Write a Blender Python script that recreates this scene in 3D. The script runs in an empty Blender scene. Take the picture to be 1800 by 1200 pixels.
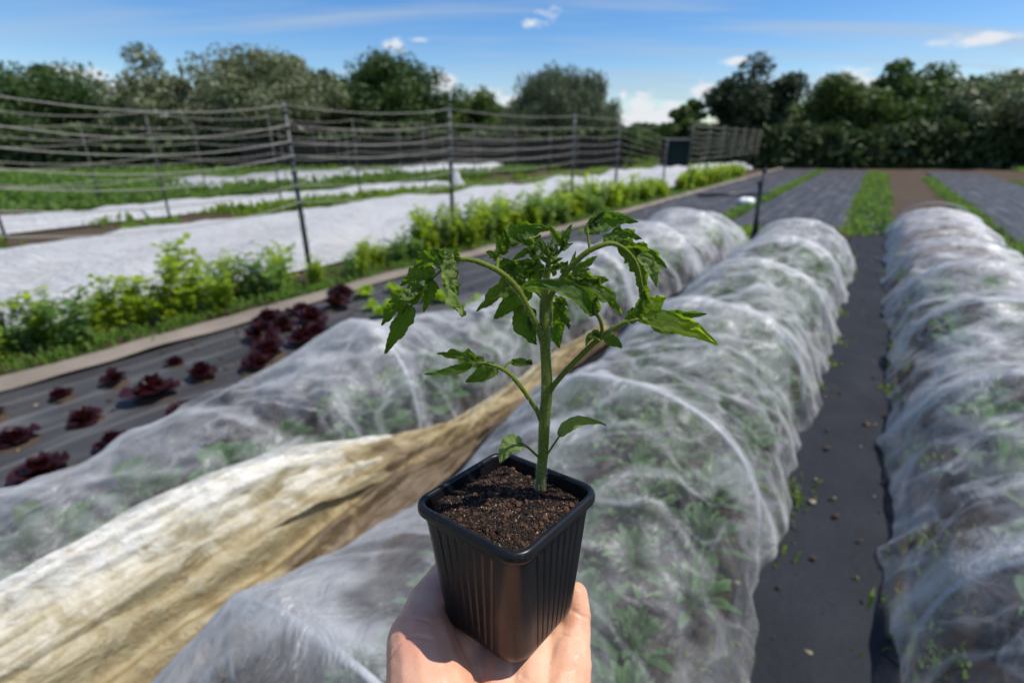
import bpy, bmesh, math, random
import numpy as np
from mathutils import Vector, Matrix, noise as mnoise
from math import sin, cos, pi, radians, sqrt

S = bpy.context.scene
col = S.collection

# ------------------------------------------------------------------ camera
CAM_H = 1.6
FPX = 900.0                       # focal length in pixels of the 1800x1200 picture
PITCH = radians(21.5)
cd = bpy.data.cameras.new('camera'); cam = bpy.data.objects.new('camera', cd); col.objects.link(cam)
cam.location = (0, 0, CAM_H); cam.rotation_euler = (radians(90) - PITCH, 0, 0)
cd.sensor_width = 36; cd.lens = 36 * FPX / 1800; cd.clip_start = 0.02; cd.clip_end = 2000
cd.dof.use_dof = True; cd.dof.focus_distance = 0.328; cd.dof.aperture_fstop = 5.6
S.camera = cam

# ------------------------------------------------------------------ light
SUN_EL = radians(60); SUN_AZ = radians(93)          # azimuth clockwise from +Y (straight ahead)
W = bpy.data.worlds.new('World'); S.world = W; W.use_nodes = True
sl = bpy.data.lights.new('sun', 'SUN'); sl.energy = 5.0; sl.angle = radians(0.5); sl.color = (1.0, 0.95, 0.87)
so = bpy.data.objects.new('sun', sl); col.objects.link(so)
sd = Vector((sin(SUN_AZ) * cos(SUN_EL), cos(SUN_AZ) * cos(SUN_EL), sin(SUN_EL)))
so.rotation_euler = (-sd).to_track_quat('-Z', 'Y').to_euler(); so.location = (5, 5, 12)
S.view_settings.view_transform = 'Standard'; S.view_settings.look = 'None'
S.view_settings.exposure = 0.05; S.view_settings.gamma = 1.0; S.view_settings.use_curve_mapping = False
S.render.engine = 'CYCLES'
S.cycles.max_bounces = 10; S.cycles.transparent_max_bounces = 24; S.cycles.transmission_bounces = 6

# ------------------------------------------------------------------ node helper
class NT:
    def __init__(s, tree): s.t = tree; s.n = tree.nodes; s.l = tree.links
    def new(s, typ, **kw):
        nd = s.n.new(typ)
        for k, v in kw.items(): setattr(nd, k, v)
        return nd
    def put(s, sock, v):
        if isinstance(v, bpy.types.NodeSocket): s.l.new(v, sock)
        elif v is not None:
            if isinstance(v, tuple) and len(v) == 3 and sock.type == 'RGBA': v = (*v, 1)
            sock.default_value = v
    def m(s, op, a, b=0.0, c=None, clamp=False):
        nd = s.new('ShaderNodeMath', operation=op, use_clamp=clamp)
        s.put(nd.inputs[0], a); s.put(nd.inputs[1], b)
        if c is not None: s.put(nd.inputs[2], c)
        return nd.outputs[0]
    def noise(s, vec=None, scale=5., detail=4., rough=.55, dist=0., out='Fac'):
        nd = s.new('ShaderNodeTexNoise'); s.put(nd.inputs['Scale'], scale); s.put(nd.inputs['Detail'], detail)
        s.put(nd.inputs['Roughness'], rough); s.put(nd.inputs['Distortion'], dist)
        if vec is not None: s.put(nd.inputs['Vector'], vec)
        return nd.outputs[out]
    def voro(s, vec=None, scale=5., feature='F1', out='Distance'):
        nd = s.new('ShaderNodeTexVoronoi', feature=feature); s.put(nd.inputs['Scale'], scale)
        if vec is not None: s.put(nd.inputs['Vector'], vec)
        return nd.outputs[out]
    def ramp(s, fac, stops):
        nd = s.new('ShaderNodeValToRGB'); s.put(nd.inputs[0], fac); e = nd.color_ramp.elements
        while len(e) < len(stops): e.new(0.5)
        for i, (p, c) in enumerate(stops):
            e[i].position = p; e[i].color = (c, c, c, 1) if isinstance(c, (int, float)) else (*c, 1)
        return nd.outputs[0]
    def mix(s, f, a, b):
        nd = s.new('ShaderNodeMix', data_type='RGBA'); s.put(nd.inputs[0], f); s.put(nd.inputs[6], a); s.put(nd.inputs[7], b)
        return nd.outputs[2]
    def mixs(s, f, a, b):
        nd = s.new('ShaderNodeMixShader'); s.put(nd.inputs[0], f); s.l.new(a, nd.inputs[1]); s.l.new(b, nd.inputs[2])
        return nd.outputs[0]
    def mapping(s, vec, scale=(1, 1, 1), rot=(0, 0, 0), loc=(0, 0, 0)):
        nd = s.new('ShaderNodeMapping'); s.put(nd.inputs['Vector'], vec)
        nd.inputs['Scale'].default_value = scale; nd.inputs['Rotation'].default_value = rot; nd.inputs['Location'].default_value = loc
        return nd.outputs[0]
    def bump(s, h, strength=.5, dist=.01):
        nd = s.new('ShaderNodeBump'); nd.inputs['Strength'].default_value = strength; nd.inputs['Distance'].default_value = dist
        s.put(nd.inputs['Height'], h); return nd.outputs[0]
    def coord(s, which='Object'): return s.new('ShaderNodeTexCoord').outputs[which]
    def geo(s, which): return s.new('ShaderNodeNewGeometry').outputs[which]

def mat(name):
    m = bpy.data.materials.new(name); m.use_nodes = True; m.node_tree.nodes.clear()
    nt = NT(m.node_tree); out = nt.new('ShaderNodeOutputMaterial'); return m, nt, out
def pbsdf(nt, color, rough=.6, normal=None, spec=.5, **kw):
    b = nt.new('ShaderNodeBsdfPrincipled'); nt.put(b.inputs['Base Color'], color); nt.put(b.inputs['Roughness'], rough)
    nt.put(b.inputs['Specular IOR Level'], spec)
    if normal is not None: nt.l.new(normal, b.inputs['Normal'])
    for k, v in kw.items(): nt.put(b.inputs[k.replace('_', ' ')], v)
    return b.outputs[0]

# ------------------------------------------------------------------ sky
nt = NT(W.node_tree); W.node_tree.nodes.clear()
wo = nt.new('ShaderNodeOutputWorld'); bg = nt.new('ShaderNodeBackground'); bg.inputs[1].default_value = 0.075
nt.l.new(bg.outputs[0], wo.inputs[0])
sky = nt.new('ShaderNodeTexSky', sky_type='NISHITA'); sky.sun_disc = False
sky.sun_elevation = SUN_EL; sky.sun_rotation = SUN_AZ; sky.air_density = 1.0; sky.dust_density = 0.3; sky.ozone_density = 3.0
hs = nt.new('ShaderNodeHueSaturation'); hs.inputs['Saturation'].default_value = 1.38; hs.inputs['Value'].default_value = 1.8; hs.inputs['Hue'].default_value = .510
nt.l.new(sky.outputs[0], hs.inputs['Color'])
dirv = nt.coord('Generated'); sx = nt.new('ShaderNodeSeparateXYZ'); nt.l.new(dirv, sx.inputs[0])
az = nt.m('ARCTAN2', sx.outputs[0], sx.outputs[1]); el = nt.m('ARCSINE', sx.outputs[2])
def pix_dir(x, y):
    a = (x - 900) / FPX; b = (600 - y) / FPX
    return Vector((a, cos(PITCH) + b * sin(PITCH), -sin(PITCH) + b * cos(PITCH)))
cumv = nt.mapping(dirv, scale=(1, 1, 1.8)); n1 = nt.noise(cumv, 12., 9., .62, .3); n2 = nt.noise(cumv, 42., 5., .6)
cum = None
for (x, y, w, h) in [(772, 152, 30, 17), (845, 168, 42, 14), (905, 178, 30, 10), (1125, 200, 36, 28), (1165, 212, 34, 26), (1238, 160, 42, 14), (1180, 188, 26, 10),
                     (1290, 108, 24, 6), (684, 78, 34, 13), (738, 70, 38, 7), (268, 160, 70, 16), (120, 128, 40, 10), (1345, 195, 30, 22), (1500, 150, 80, 20), (1640, 176, 70, 24), (1720, 70, 60, 8), (935, 40, 44, 9), (968, 24, 26, 12), (1095, 168, 8, 7)]:
    d = pix_dir(x, y).normalized(); a0 = math.atan2(d.x, d.y); e0 = math.asin(d.z); k = 1 / 1000
    q = nt.m('ADD', nt.m('POWER', nt.m('DIVIDE', nt.m('SUBTRACT', az, a0), w * k * 1.45), 2.0), nt.m('POWER', nt.m('DIVIDE', nt.m('SUBTRACT', el, e0), h * k * 1.6), 2.0))
    f = nt.m('SUBTRACT', 1.0, nt.m('SQRT', q), clamp=True)
    f = nt.m('MULTIPLY', f, 1.2 if y > 120 else .62)
    cum = f if cum is None else nt.m('MAXIMUM', cum, f)
cumm = nt.m('ADD', nt.m('MULTIPLY', cum, 1.0), nt.m('MULTIPLY', nt.m('SUBTRACT', nt.m('ADD', nt.m('MULTIPLY', n1, .7), nt.m('MULTIPLY', n2, .3)), .5), 3.6))
cumm = nt.m('MULTIPLY', nt.ramp(cumm, [(0.30, 0.), (0.75, 1.)]), nt.ramp(cum, [(0.0, 0.), (.30, 1.)]))
# cirrus: long thin streaks across the whole sky
pv = nt.new('ShaderNodeCombineXYZ'); iz = nt.m('DIVIDE', 1.0, nt.m('ADD', nt.m('MAXIMUM', sx.outputs[2], 0.0), .08))
nt.l.new(nt.m('MULTIPLY', sx.outputs[0], iz), pv.inputs[0]); nt.l.new(nt.m('MULTIPLY', sx.outputs[1], iz), pv.inputs[1])
cv = nt.mapping(pv.outputs[0], scale=(.34, 1.7, 1), rot=(0, 0, radians(-22)), loc=(3.1, .4, 0))
c1 = nt.noise(cv, 1.1, 8., .58, .7); c2 = nt.noise(cv, .45, 3., .5)
cir = nt.ramp(nt.m('ADD', nt.m('MULTIPLY', c1, .65), nt.m('MULTIPLY', c2, .35)), [(0.45, 0.), (0.68, .75)])
c = nt.mix(cir, hs.outputs[0], (6.0, 7.2, 8.8)); c = nt.mix(nt.m('MULTIPLY', cumm, .92), c, (10.5, 10.8, 11.4))
nt.l.new(c, bg.inputs[0])

# ------------------------------------------------------------------ frames of reference
AZ = radians(34.0)                                    # the beds run this far to the right of the view
UX, UY = sin(AZ), cos(AZ)
def G(u, v, z=0.0): return Vector((u * UX - v * UY, u * UY + v * UX, z))     # u along the beds, v across to the left
def ground_at(x, y, z=0.0):
    d = pix_dir(x, y); t = (z - CAM_H) / d.z; q = d * t
    return (q.x * UX + q.y * UY, -q.x * UY + q.y * UX)
def PX(x, y, Y):                                      # the point seen at pixel (x, y) that lies Y metres ahead
    d = pix_dir(x, y); t = Y / d.y; return Vector((d.x * t, Y, CAM_H + d.z * t))

# ------------------------------------------------------------------ object helpers
def setp(o, label=None, cat=None, group=None, kind=None):
    if label: o['label'] = label
    if cat: o['category'] = cat
    if group: o['group'] = group
    if kind: o['kind'] = kind
    return o
def empty(name, loc, label, cat, group=None, rz=0, rot=None):
    o = bpy.data.objects.new(name, None); col.objects.link(o); o.location = loc
    o.rotation_euler = rot if rot else (0, 0, rz); o.empty_display_size = .05
    return setp(o, label, cat, group)
def mobj(name, verts, faces, m, parent=None, smooth=True, uvs=None, mats=None, mi=None):
    me = bpy.data.meshes.new(name)
    if isinstance(verts, np.ndarray): verts = verts.tolist()
    me.from_pydata(verts, [], faces); 
    for mm in (mats or [m]): me.materials.append(mm)
    if mi is not None: me.polygons.foreach_set('material_index', mi)
    if uvs is not None:
        ul = me.uv_layers.new(name='UVMap'); li = np.empty(len(me.loops), dtype=np.int32); me.loops.foreach_get('vertex_index', li)
        ul.data.foreach_set('uv', np.asarray(uvs, dtype=np.float32)[li].ravel())
    if smooth: me.polygons.foreach_set('use_smooth', [True] * len(me.polygons))
    me.update()
    o = bpy.data.objects.new(name, me); col.objects.link(o)
    if parent: o.parent = parent
    return o
class MB:
    def __init__(s): s.v = []; s.f = []; s.uv = []; s.mi = []
    def grid(s, pts, uv=None, closed=False, mi=0):      # pts[i][j]
        n = len(pts); m = len(pts[0]); b = len(s.v)
        for i in range(n):
            for j in range(m):
                s.v.append(tuple(pts[i][j])); s.uv.append(uv[i][j] if uv else (j / max(1, m - 1), i / max(1, n - 1)))
        for i in range(n - 1):
            for j in range(m if closed else m - 1):
                j2 = (j + 1) % m
                s.f.append((b + i * m + j, b + i * m + j2, b + (i + 1) * m + j2, b + (i + 1) * m + j)); s.mi.append(mi)
    def tube(s, path, rad, n=8, caps=True, mi=0):
        path = [Vector(p) for p in path]; k = len(path)
        if not hasattr(rad, '__len__'): rad = [rad] * k
        rings = []; t = (path[1] - path[0]).normalized(); x = t.orthogonal().normalized()
        for i in range(k):
            t = (path[min(i + 1, k - 1)] - path[max(i - 1, 0)]).normalized()
            x = (x - t * x.dot(t)).normalized(); y = t.cross(x)
            rings.append([path[i] + (x * cos(2 * pi * j / n) + y * sin(2 * pi * j / n)) * rad[i] for j in range(n)])
        b = len(s.v); s.grid(rings, closed=True, mi=mi)
        if caps:
            s.f.append(tuple(b + j for j in range(n))[::-1]); s.mi.append(mi)
            s.f.append(tuple(b + (k - 1) * n + j for j in range(n))); s.mi.append(mi)
    def box(s, c, h, M=None, mi=0):
        b = len(s.v); c = Vector(c)
        for z in (-1, 1):
            for x, y in ((-1, -1), (1, -1), (1, 1), (-1, 1)):
                q = Vector((x * h[0], y * h[1], z * h[2])); q = (M @ q if M else q) + c; s.v.append(tuple(q)); s.uv.append((0, 0))
        for f in ((3, 2, 1, 0), (4, 5, 6, 7), (0, 1, 5, 4), (1, 2, 6, 5), (2, 3, 7, 6), (3, 0, 4, 7)):
            s.f.append(tuple(b + i for i in f)); s.mi.append(mi)
    def build(s, name, m, parent=None, smooth=True, mats=None):
        return mobj(name, s.v, s.f, m, parent, smooth, s.uv, mats, s.mi if mats else None)
def bez(p0, p1, p2, n):
    return [(p0 * (1 - t) ** 2 + p1 * 2 * t * (1 - t) + p2 * t * t) for t in [i / n for i in range(n + 1)]]
def spline(pts, per=8):                                # Catmull-Rom through pts
    P = [pts[0] * 2 - pts[1]] + list(pts) + [pts[-1] * 2 - pts[-2]]; out = []
    for i in range(1, len(P) - 2):
        a, b, c, d = P[i - 1], P[i], P[i + 1], P[i + 2]
        for k in range(per):
            t = k / per; out.append(.5 * ((2 * b) + (c - a) * t + (2 * a - 5 * b + 4 * c - d) * t * t + (3 * b - a - 3 * c + d) * t ** 3))
    out.append(pts[-1]); return out
def copy_tree(o, parent=None):
    c = o.copy(); col.objects.link(c); c.parent = parent
    for ch in list(o.children): copy_tree(ch, c)
    return c
def fn(x, y, z=0.): return mnoise.noise(Vector((x, y, z)))
def fbm(x, y, z=0., o=4): return mnoise.fractal(Vector((x, y, z)), 1.0, 2.0, o)

# ------------------------------------------------------------------ materials
def simple(name, color, rough=.6, spec=.4, var=.25, scale=8., bump=.0, bscale=60., bdist=.003):
    m, nt, out = mat(name); n = nt.noise(nt.coord(), scale, 5.)
    c = nt.mix(n, tuple(x * (1 - var) for x in color), tuple(min(1, x * (1 + var)) for x in color))
    nm = nt.bump(nt.noise(nt.coord(), bscale, 5.), bump, bdist) if bump else None
    nt.l.new(pbsdf(nt, c, rough, nm, spec), out.inputs[0]); return m
def foliage(name, color, trans, var=.35, scale=3., rough=.5, tf=.52, spec=.35):
    m, nt, out = mat(name); n = nt.noise(nt.coord(), scale, 3.)
    rnd = nt.new('ShaderNodeObjectInfo').outputs['Random']
    f = nt.m('ADD', nt.m('MULTIPLY', n, .8), nt.m('MULTIPLY', rnd, .25))
    c1 = nt.mix(f, tuple(x * (1 - var) for x in color), tuple(x * (1 + var) for x in color))
    c2 = nt.mix(f, tuple(x * (1 - var) for x in trans), tuple(x * (1 + var) for x in trans))
    b = pbsdf(nt, c1, rough, None, spec); t = nt.new('ShaderNodeBsdfTranslucent'); nt.l.new(c2, t.inputs[0])
    nt.l.new(nt.mixs(tf, b, t.outputs[0]), out.inputs[0]); return m

def mat_soil():
    m, nt, out = mat('garden_soil'); co = nt.coord(); n = nt.noise(co, 1.2, 8., .7); n2 = nt.noise(co, 30., 6., .7)
    c = nt.ramp(n, [(.3, (.035, .024, .016)), (.55, (.075, .05, .033)), (.75, (.05, .06, .02))])
    c = nt.mix(nt.m('MULTIPLY', n2, .5), c, (.12, .09, .065))
    nt.l.new(pbsdf(nt, c, .95, nt.bump(n2, .8, .03), .2), out.inputs[0]); return m
def mat_netting(name='insect_netting', base=.035, tint=(.70, .70, .70), creases=1.0, lit=(.66, .66, .66), seed=0., thin_side=False):
    # woven net: coverage grows where it is seen edge-on and where it is folded double
    m, nt, out = mat(name); co = nt.mapping(nt.coord(), loc=(seed, seed * .3, 0))
    wv = nt.noise(co, 1.7, 3., .5, out='Color'); vm = nt.new('ShaderNodeVectorMath', operation='MULTIPLY_ADD'); nt.l.new(wv, vm.inputs[0]); vm.inputs[1].default_value = (.45, .45, .45); nt.l.new(co, vm.inputs[2]); cw = vm.outputs[0]
    lw = nt.new('ShaderNodeLayerWeight'); lw.inputs[0].default_value = .5
    cosv = nt.m('MAXIMUM', nt.m('SUBTRACT', 1.0, lw.outputs['Facing']), .16)
    def streak(rot, sc, det, wid, vec):
        n = nt.noise(nt.mapping(vec, scale=sc, rot=rot), 1.0, det, .55, .4)
        return nt.ramp(nt.m('ABSOLUTE', nt.m('SUBTRACT', n, .5)), [(0., 1.), (wid, 0.)])
    s1 = streak((0, 0, radians(25)), (1.1, 2.4, 1.7), 1.5, .06, cw)
    s2 = streak((radians(40), 0, radians(-60)), (2.0, 4.2, 3.0), 1.5, .055, cw)
    s3 = streak((0, radians(40), radians(75)), (6, 10, 7), 2., .10, cw)
    big = nt.ramp(nt.noise(co, 1.5, 3., .5, .3), [(.42, 0.), (.62, 1.)])
    cl = nt.ramp(nt.noise(co, 4.5, 7., .66, .4), [(.42, 0.), (.72, 1.)])
    cr = nt.m('ADD', nt.m('MULTIPLY', s1, .20), nt.m('ADD', nt.m('MULTIPLY', s2, .15), nt.m('MULTIPLY', nt.m('MULTIPLY', s3, .12), cl)))
    cov = nt.m('ADD', nt.m('ADD', nt.m('MULTIPLY_ADD', big, .10, base), nt.m('MULTIPLY', cl, .12)), nt.m('MULTIPLY', cr, creases))
    hm = nt.new('ShaderNodeSeparateXYZ'); nt.l.new(nt.coord('UV'), hm.inputs[0]); cov = nt.m('ADD', cov, nt.m('MULTIPLY', nt.m('MULTIPLY', hm.outputs[1], .30), nt.m('ADD', .4, cl)))
    if thin_side: cov = nt.m('MULTIPLY', cov, nt.ramp(nt.m('ADD', hm.outputs[0], nt.m('MULTIPLY', nt.m('SUBTRACT', cl, .5), .08)), [(.50, 1.), (.72, .60)]))  # coverage cut on the right side of the tunnel to make that side dark
    cov = nt.m('MINIMUM', cov, .9)
    fac = nt.m('SUBTRACT', 1.0, nt.m('POWER', nt.m('SUBTRACT', 1.0, cov), nt.m('DIVIDE', 1.0, cosv)))
    d = nt.new('ShaderNodeBsdfDiffuse'); d.inputs[0].default_value = (*tint, 1)
    t = nt.new('ShaderNodeBsdfTranslucent'); t.inputs[0].default_value = (*lit, 1)
    gl = nt.new('ShaderNodeBsdfGlossy'); gl.inputs['Roughness'].default_value = .38; gl.inputs[0].default_value = (.8, .82, .86, 1)
    bm = nt.bump(nt.noise(co, 8., 6., .6, .8), .7, .05)
    for x in (d, t, gl): nt.l.new(bm, x.inputs['Normal'])
    cloth = nt.mixs(.45, d.outputs[0], t.outputs[0]); cloth = nt.mixs(.17, cloth, gl.outputs[0])
    tr = nt.new('ShaderNodeBsdfTransparent')
    nt.l.new(nt.mixs(fac, tr.outputs[0], cloth), out.inputs[0]); return m
def mat_fleece(name='white_fleece', color=(.78, .79, .80), dirt=(.48, .45, .38), amount=.35):
    m, nt, out = mat(name); co = nt.coord(); n = nt.noise(co, 1.6, 6., .6); n2 = nt.noise(nt.mapping(co, scale=(1, 2.5, 1)), 6., 6., .6, .6)
    c = nt.mix(nt.m('MULTIPLY', nt.ramp(n, [(.45, 0.), (.8, 1.)]), amount), color, dirt)
    nm = nt.bump(n2, .9, .16); d = nt.new('ShaderNodeBsdfDiffuse'); t = nt.new('ShaderNodeBsdfTranslucent')
    for x in (d, t): nt.l.new(c, x.inputs[0]); nt.l.new(nm, x.inputs['Normal'])
    nt.l.new(nt.mixs(.3, d.outputs[0], t.outputs[0]), out.inputs[0]); return m
def mat_mulch():
    m, nt, out = mat('woven_mulch_fabric'); co = nt.mapping(nt.coord(), rot=(0, 0, -(pi / 2 - AZ)))
    n = nt.noise(nt.mapping(co, scale=(.6, 3, 1)), 1.3, 6., .65, .5); fine = nt.noise(co, 60., 3.)
    sp = nt.new('ShaderNodeSeparateXYZ'); nt.l.new(co, sp.inputs[0])
    ln = nt.m('PINGPONG', sp.outputs[1], .155); ln = nt.ramp(ln, [(0.0, 1.), (.035, 0.)])
    c = nt.ramp(n, [(.32, (.014, .015, .018)), (.55, (.040, .042, .048)), (.72, (.12, .12, .125))])
    c = nt.mix(nt.m('MULTIPLY', ln, nt.m('MULTIPLY', n, .5)), c, (.22, .22, .23))
    c = nt.mix(nt.m('MULTIPLY', fine, .2), c, (.15, .13, .11))
    nt.l.new(pbsdf(nt, c, .6, nt.bump(n, .6, .05), .3), out.inputs[0]); return m
def mat_old_fabric(cream=False):
    m, nt, out = mat('old_cream_fabric' if cream else 'old_ochre_fabric'); co = nt.coord(); uv = nt.coord('UV'); su = nt.new('ShaderNodeSeparateXYZ'); nt.l.new(uv, su.inputs[0])
    n = nt.noise(nt.mapping(co, scale=(1, 2.2, 3)), 4.5, 6., .62, .8); n2 = nt.noise(co, 17., 6., .7, .4)
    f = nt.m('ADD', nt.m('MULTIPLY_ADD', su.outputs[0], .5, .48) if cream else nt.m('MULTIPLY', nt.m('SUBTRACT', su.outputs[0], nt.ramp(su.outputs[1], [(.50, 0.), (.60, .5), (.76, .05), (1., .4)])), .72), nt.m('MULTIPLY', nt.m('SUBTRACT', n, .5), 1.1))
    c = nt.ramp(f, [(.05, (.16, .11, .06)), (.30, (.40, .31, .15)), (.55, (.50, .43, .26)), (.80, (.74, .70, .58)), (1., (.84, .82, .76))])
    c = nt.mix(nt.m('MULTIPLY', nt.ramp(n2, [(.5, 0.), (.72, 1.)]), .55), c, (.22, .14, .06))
    nm = nt.bump(nt.m('ADD', n, nt.m('MULTIPLY', n2, .5)), .7, .04)
    d = nt.new('ShaderNodeBsdfDiffuse'); t = nt.new('ShaderNodeBsdfTranslucent'); gl = nt.new('ShaderNodeBsdfGlossy'); gl.inputs['Roughness'].default_value = .4
    for x in (d, t): nt.l.new(c, x.inputs[0]); nt.l.new(nm, x.inputs['Normal'])
    nt.l.new(nm, gl.inputs['Normal'])
    nt.l.new(nt.mixs(.06, nt.mixs(.3, d.outputs[0], t.outputs[0]), gl.outputs[0]), out.inputs[0]); return m
def mat_leaf(name, top, under, trans, vein=.5, tf=.42):
    m, nt, out = mat(name); uv = nt.coord('UV'); su = nt.new('ShaderNodeSeparateXYZ'); nt.l.new(uv, su.inputs[0])
    s = nt.m('ABSOLUTE', nt.m('SUBTRACT', nt.m('MULTIPLY', su.outputs[0], 2.), 1.)); t_ = su.outputs[1]
    mid = nt.ramp(s, [(0.02, 1.), (.07, 0.)])
    k = nt.m('FRACT', nt.m('SUBTRACT', nt.m('MULTIPLY', t_, 7.0), nt.m('MULTIPLY', s, 1.6)))
    sv = nt.ramp(nt.m('ABSOLUTE', nt.m('SUBTRACT', k, .5)), [(0.0, 1.), (.07, 0.)])
    rt = nt.voro(nt.mapping(uv, scale=(9, 14, 1)), 1.6, 'DISTANCE_TO_EDGE'); rv = nt.ramp(rt, [(0., 1.), (.09, 0.)])
    ve = nt.m('MAXIMUM', mid, nt.m('MAXIMUM', nt.m('MULTIPLY', sv, .7), nt.m('MULTIPLY', rv, .35)))
    n = nt.noise(nt.coord(), 120., 4.); bf = nt.geo('Backfacing')
    ct = nt.mix(n, tuple(x * .7 for x in top), tuple(x * 1.3 for x in top)); cu = nt.mix(n, tuple(x * .8 for x in under), tuple(x * 1.2 for x in under))
    rdm = nt.new('ShaderNodeObjectInfo').outputs['Random']; base = nt.mix(bf, ct, cu); base = nt.mix(nt.m('MULTIPLY', rdm, .35), base, (.09, .12, .012)); trans_v = nt.mix(nt.m('MULTIPLY', rdm, .4), trans, (.42, .52, .03)); base = nt.mix(nt.m('MULTIPLY', ve, vein * .35), base, (.13, .22, .06))
    trc = nt.mix(nt.m('MULTIPLY', ve, vein), trans_v, tuple(x * .35 for x in trans))
    hgt = nt.m('SUBTRACT', nt.m('MULTIPLY', nt.noise(nt.coord(), 260., 3.), .25), ve); nm = nt.bump(hgt, .5, .0006)
    b = pbsdf(nt, base, .52, nm, .3); tl = nt.new('ShaderNodeBsdfTranslucent'); nt.l.new(trc, tl.inputs[0]); nt.l.new(nm, tl.inputs['Normal'])
    nt.l.new(nt.mixs(tf, b, tl.outputs[0]), out.inputs[0]); return m
def mat_stem():
    m, nt, out = mat('hairy_green_stem'); n = nt.noise(nt.coord(), 90., 4.); geo = nt.geo('Position'); sp = nt.new('ShaderNodeSeparateXYZ'); nt.l.new(geo, sp.inputs[0])
    c = nt.mix(n, (.075, .105, .008), (.15, .19, .018)); c = nt.mix(nt.ramp(nt.m('SUBTRACT', sp.outputs[2], 1.36), [(.0, 1.), (.035, 0.)]), c, (.13, .115, .06))
    st = nt.noise(nt.mapping(nt.coord(), scale=(900, 900, 60)), 1., 3.)
    nt.l.new(pbsdf(nt, c, .6, nt.bump(st, .5, .001), .15, Subsurface_Weight=.25, Subsurface_Radius=(.004, .006, .001), Subsurface_Scale=.5), out.inputs[0]); return m
def mat_pot():
    m, nt, out = mat('black_pot_plastic'); co = nt.coord(); n = nt.noise(co, 55., 6., .7); du = nt.voro(co, 420.); n3 = nt.noise(co, 18., 3.)
    dust = nt.m('MULTIPLY', nt.ramp(du, [(.0, 1.), (.2, 0.)]), nt.ramp(n3, [(.42, 0.), (.6, 1.)]))
    sm = nt.ramp(n, [(.45, 0.), (.8, 1.)])
    c = nt.mix(nt.m('MULTIPLY', sm, .25), (.006, .0065, .008), (.02, .02, .022)); c = nt.mix(nt.m('MULTIPLY', dust, .6), c, (.22, .2, .17))
    r = nt.m('ADD', .24, nt.m('MULTIPLY', n, .2))
    nt.l.new(pbsdf(nt, c, r, nt.bump(n, .12, .0006), .32), out.inputs[0]); return m
def mat_skin():
    m, nt, out = mat('skin'); co = nt.coord(); n = nt.noise(co, 28., 5., .6); n2 = nt.noise(co, 9., 3.)
    c = nt.ramp(n, [(.3, (.60, .29, .17)), (.5, (.70, .39, .25)), (.75, (.78, .49, .34))])
    c = nt.mix(nt.ramp(n2, [(.45, 0.), (.75, .5)]), c, (.62, .25, .18))
    v = nt.voro(nt.mapping(co, scale=(1, 1, 1)), 620., 'DISTANCE_TO_EDGE'); wr = nt.noise(nt.mapping(co, scale=(1, 3.2, 1), rot=(0, 0, .5)), 60., 5., .6, 1.2)
    ridge = nt.ramp(nt.m('ABSOLUTE', nt.m('SUBTRACT', wr, .5)), [(0., 0.), (.03, 1.)])
    h = nt.m('ADD', nt.m('MULTIPLY', v, 1.2), nt.m('MULTIPLY', ridge, .7)); dirt = nt.ramp(nt.voro(co, 190.), [(.0, 1.), (.045, 0.)])
    c = nt.mix(nt.m('MULTIPLY', dirt, .5), c, (.08, .05, .04))
    nt.l.new(pbsdf(nt, c, .42, nt.bump(h, .32, .0006), .4, Subsurface_Weight=.35, Subsurface_Radius=(.008, .003, .0015), Subsurface_Scale=.35), out.inputs[0]); return m

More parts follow.
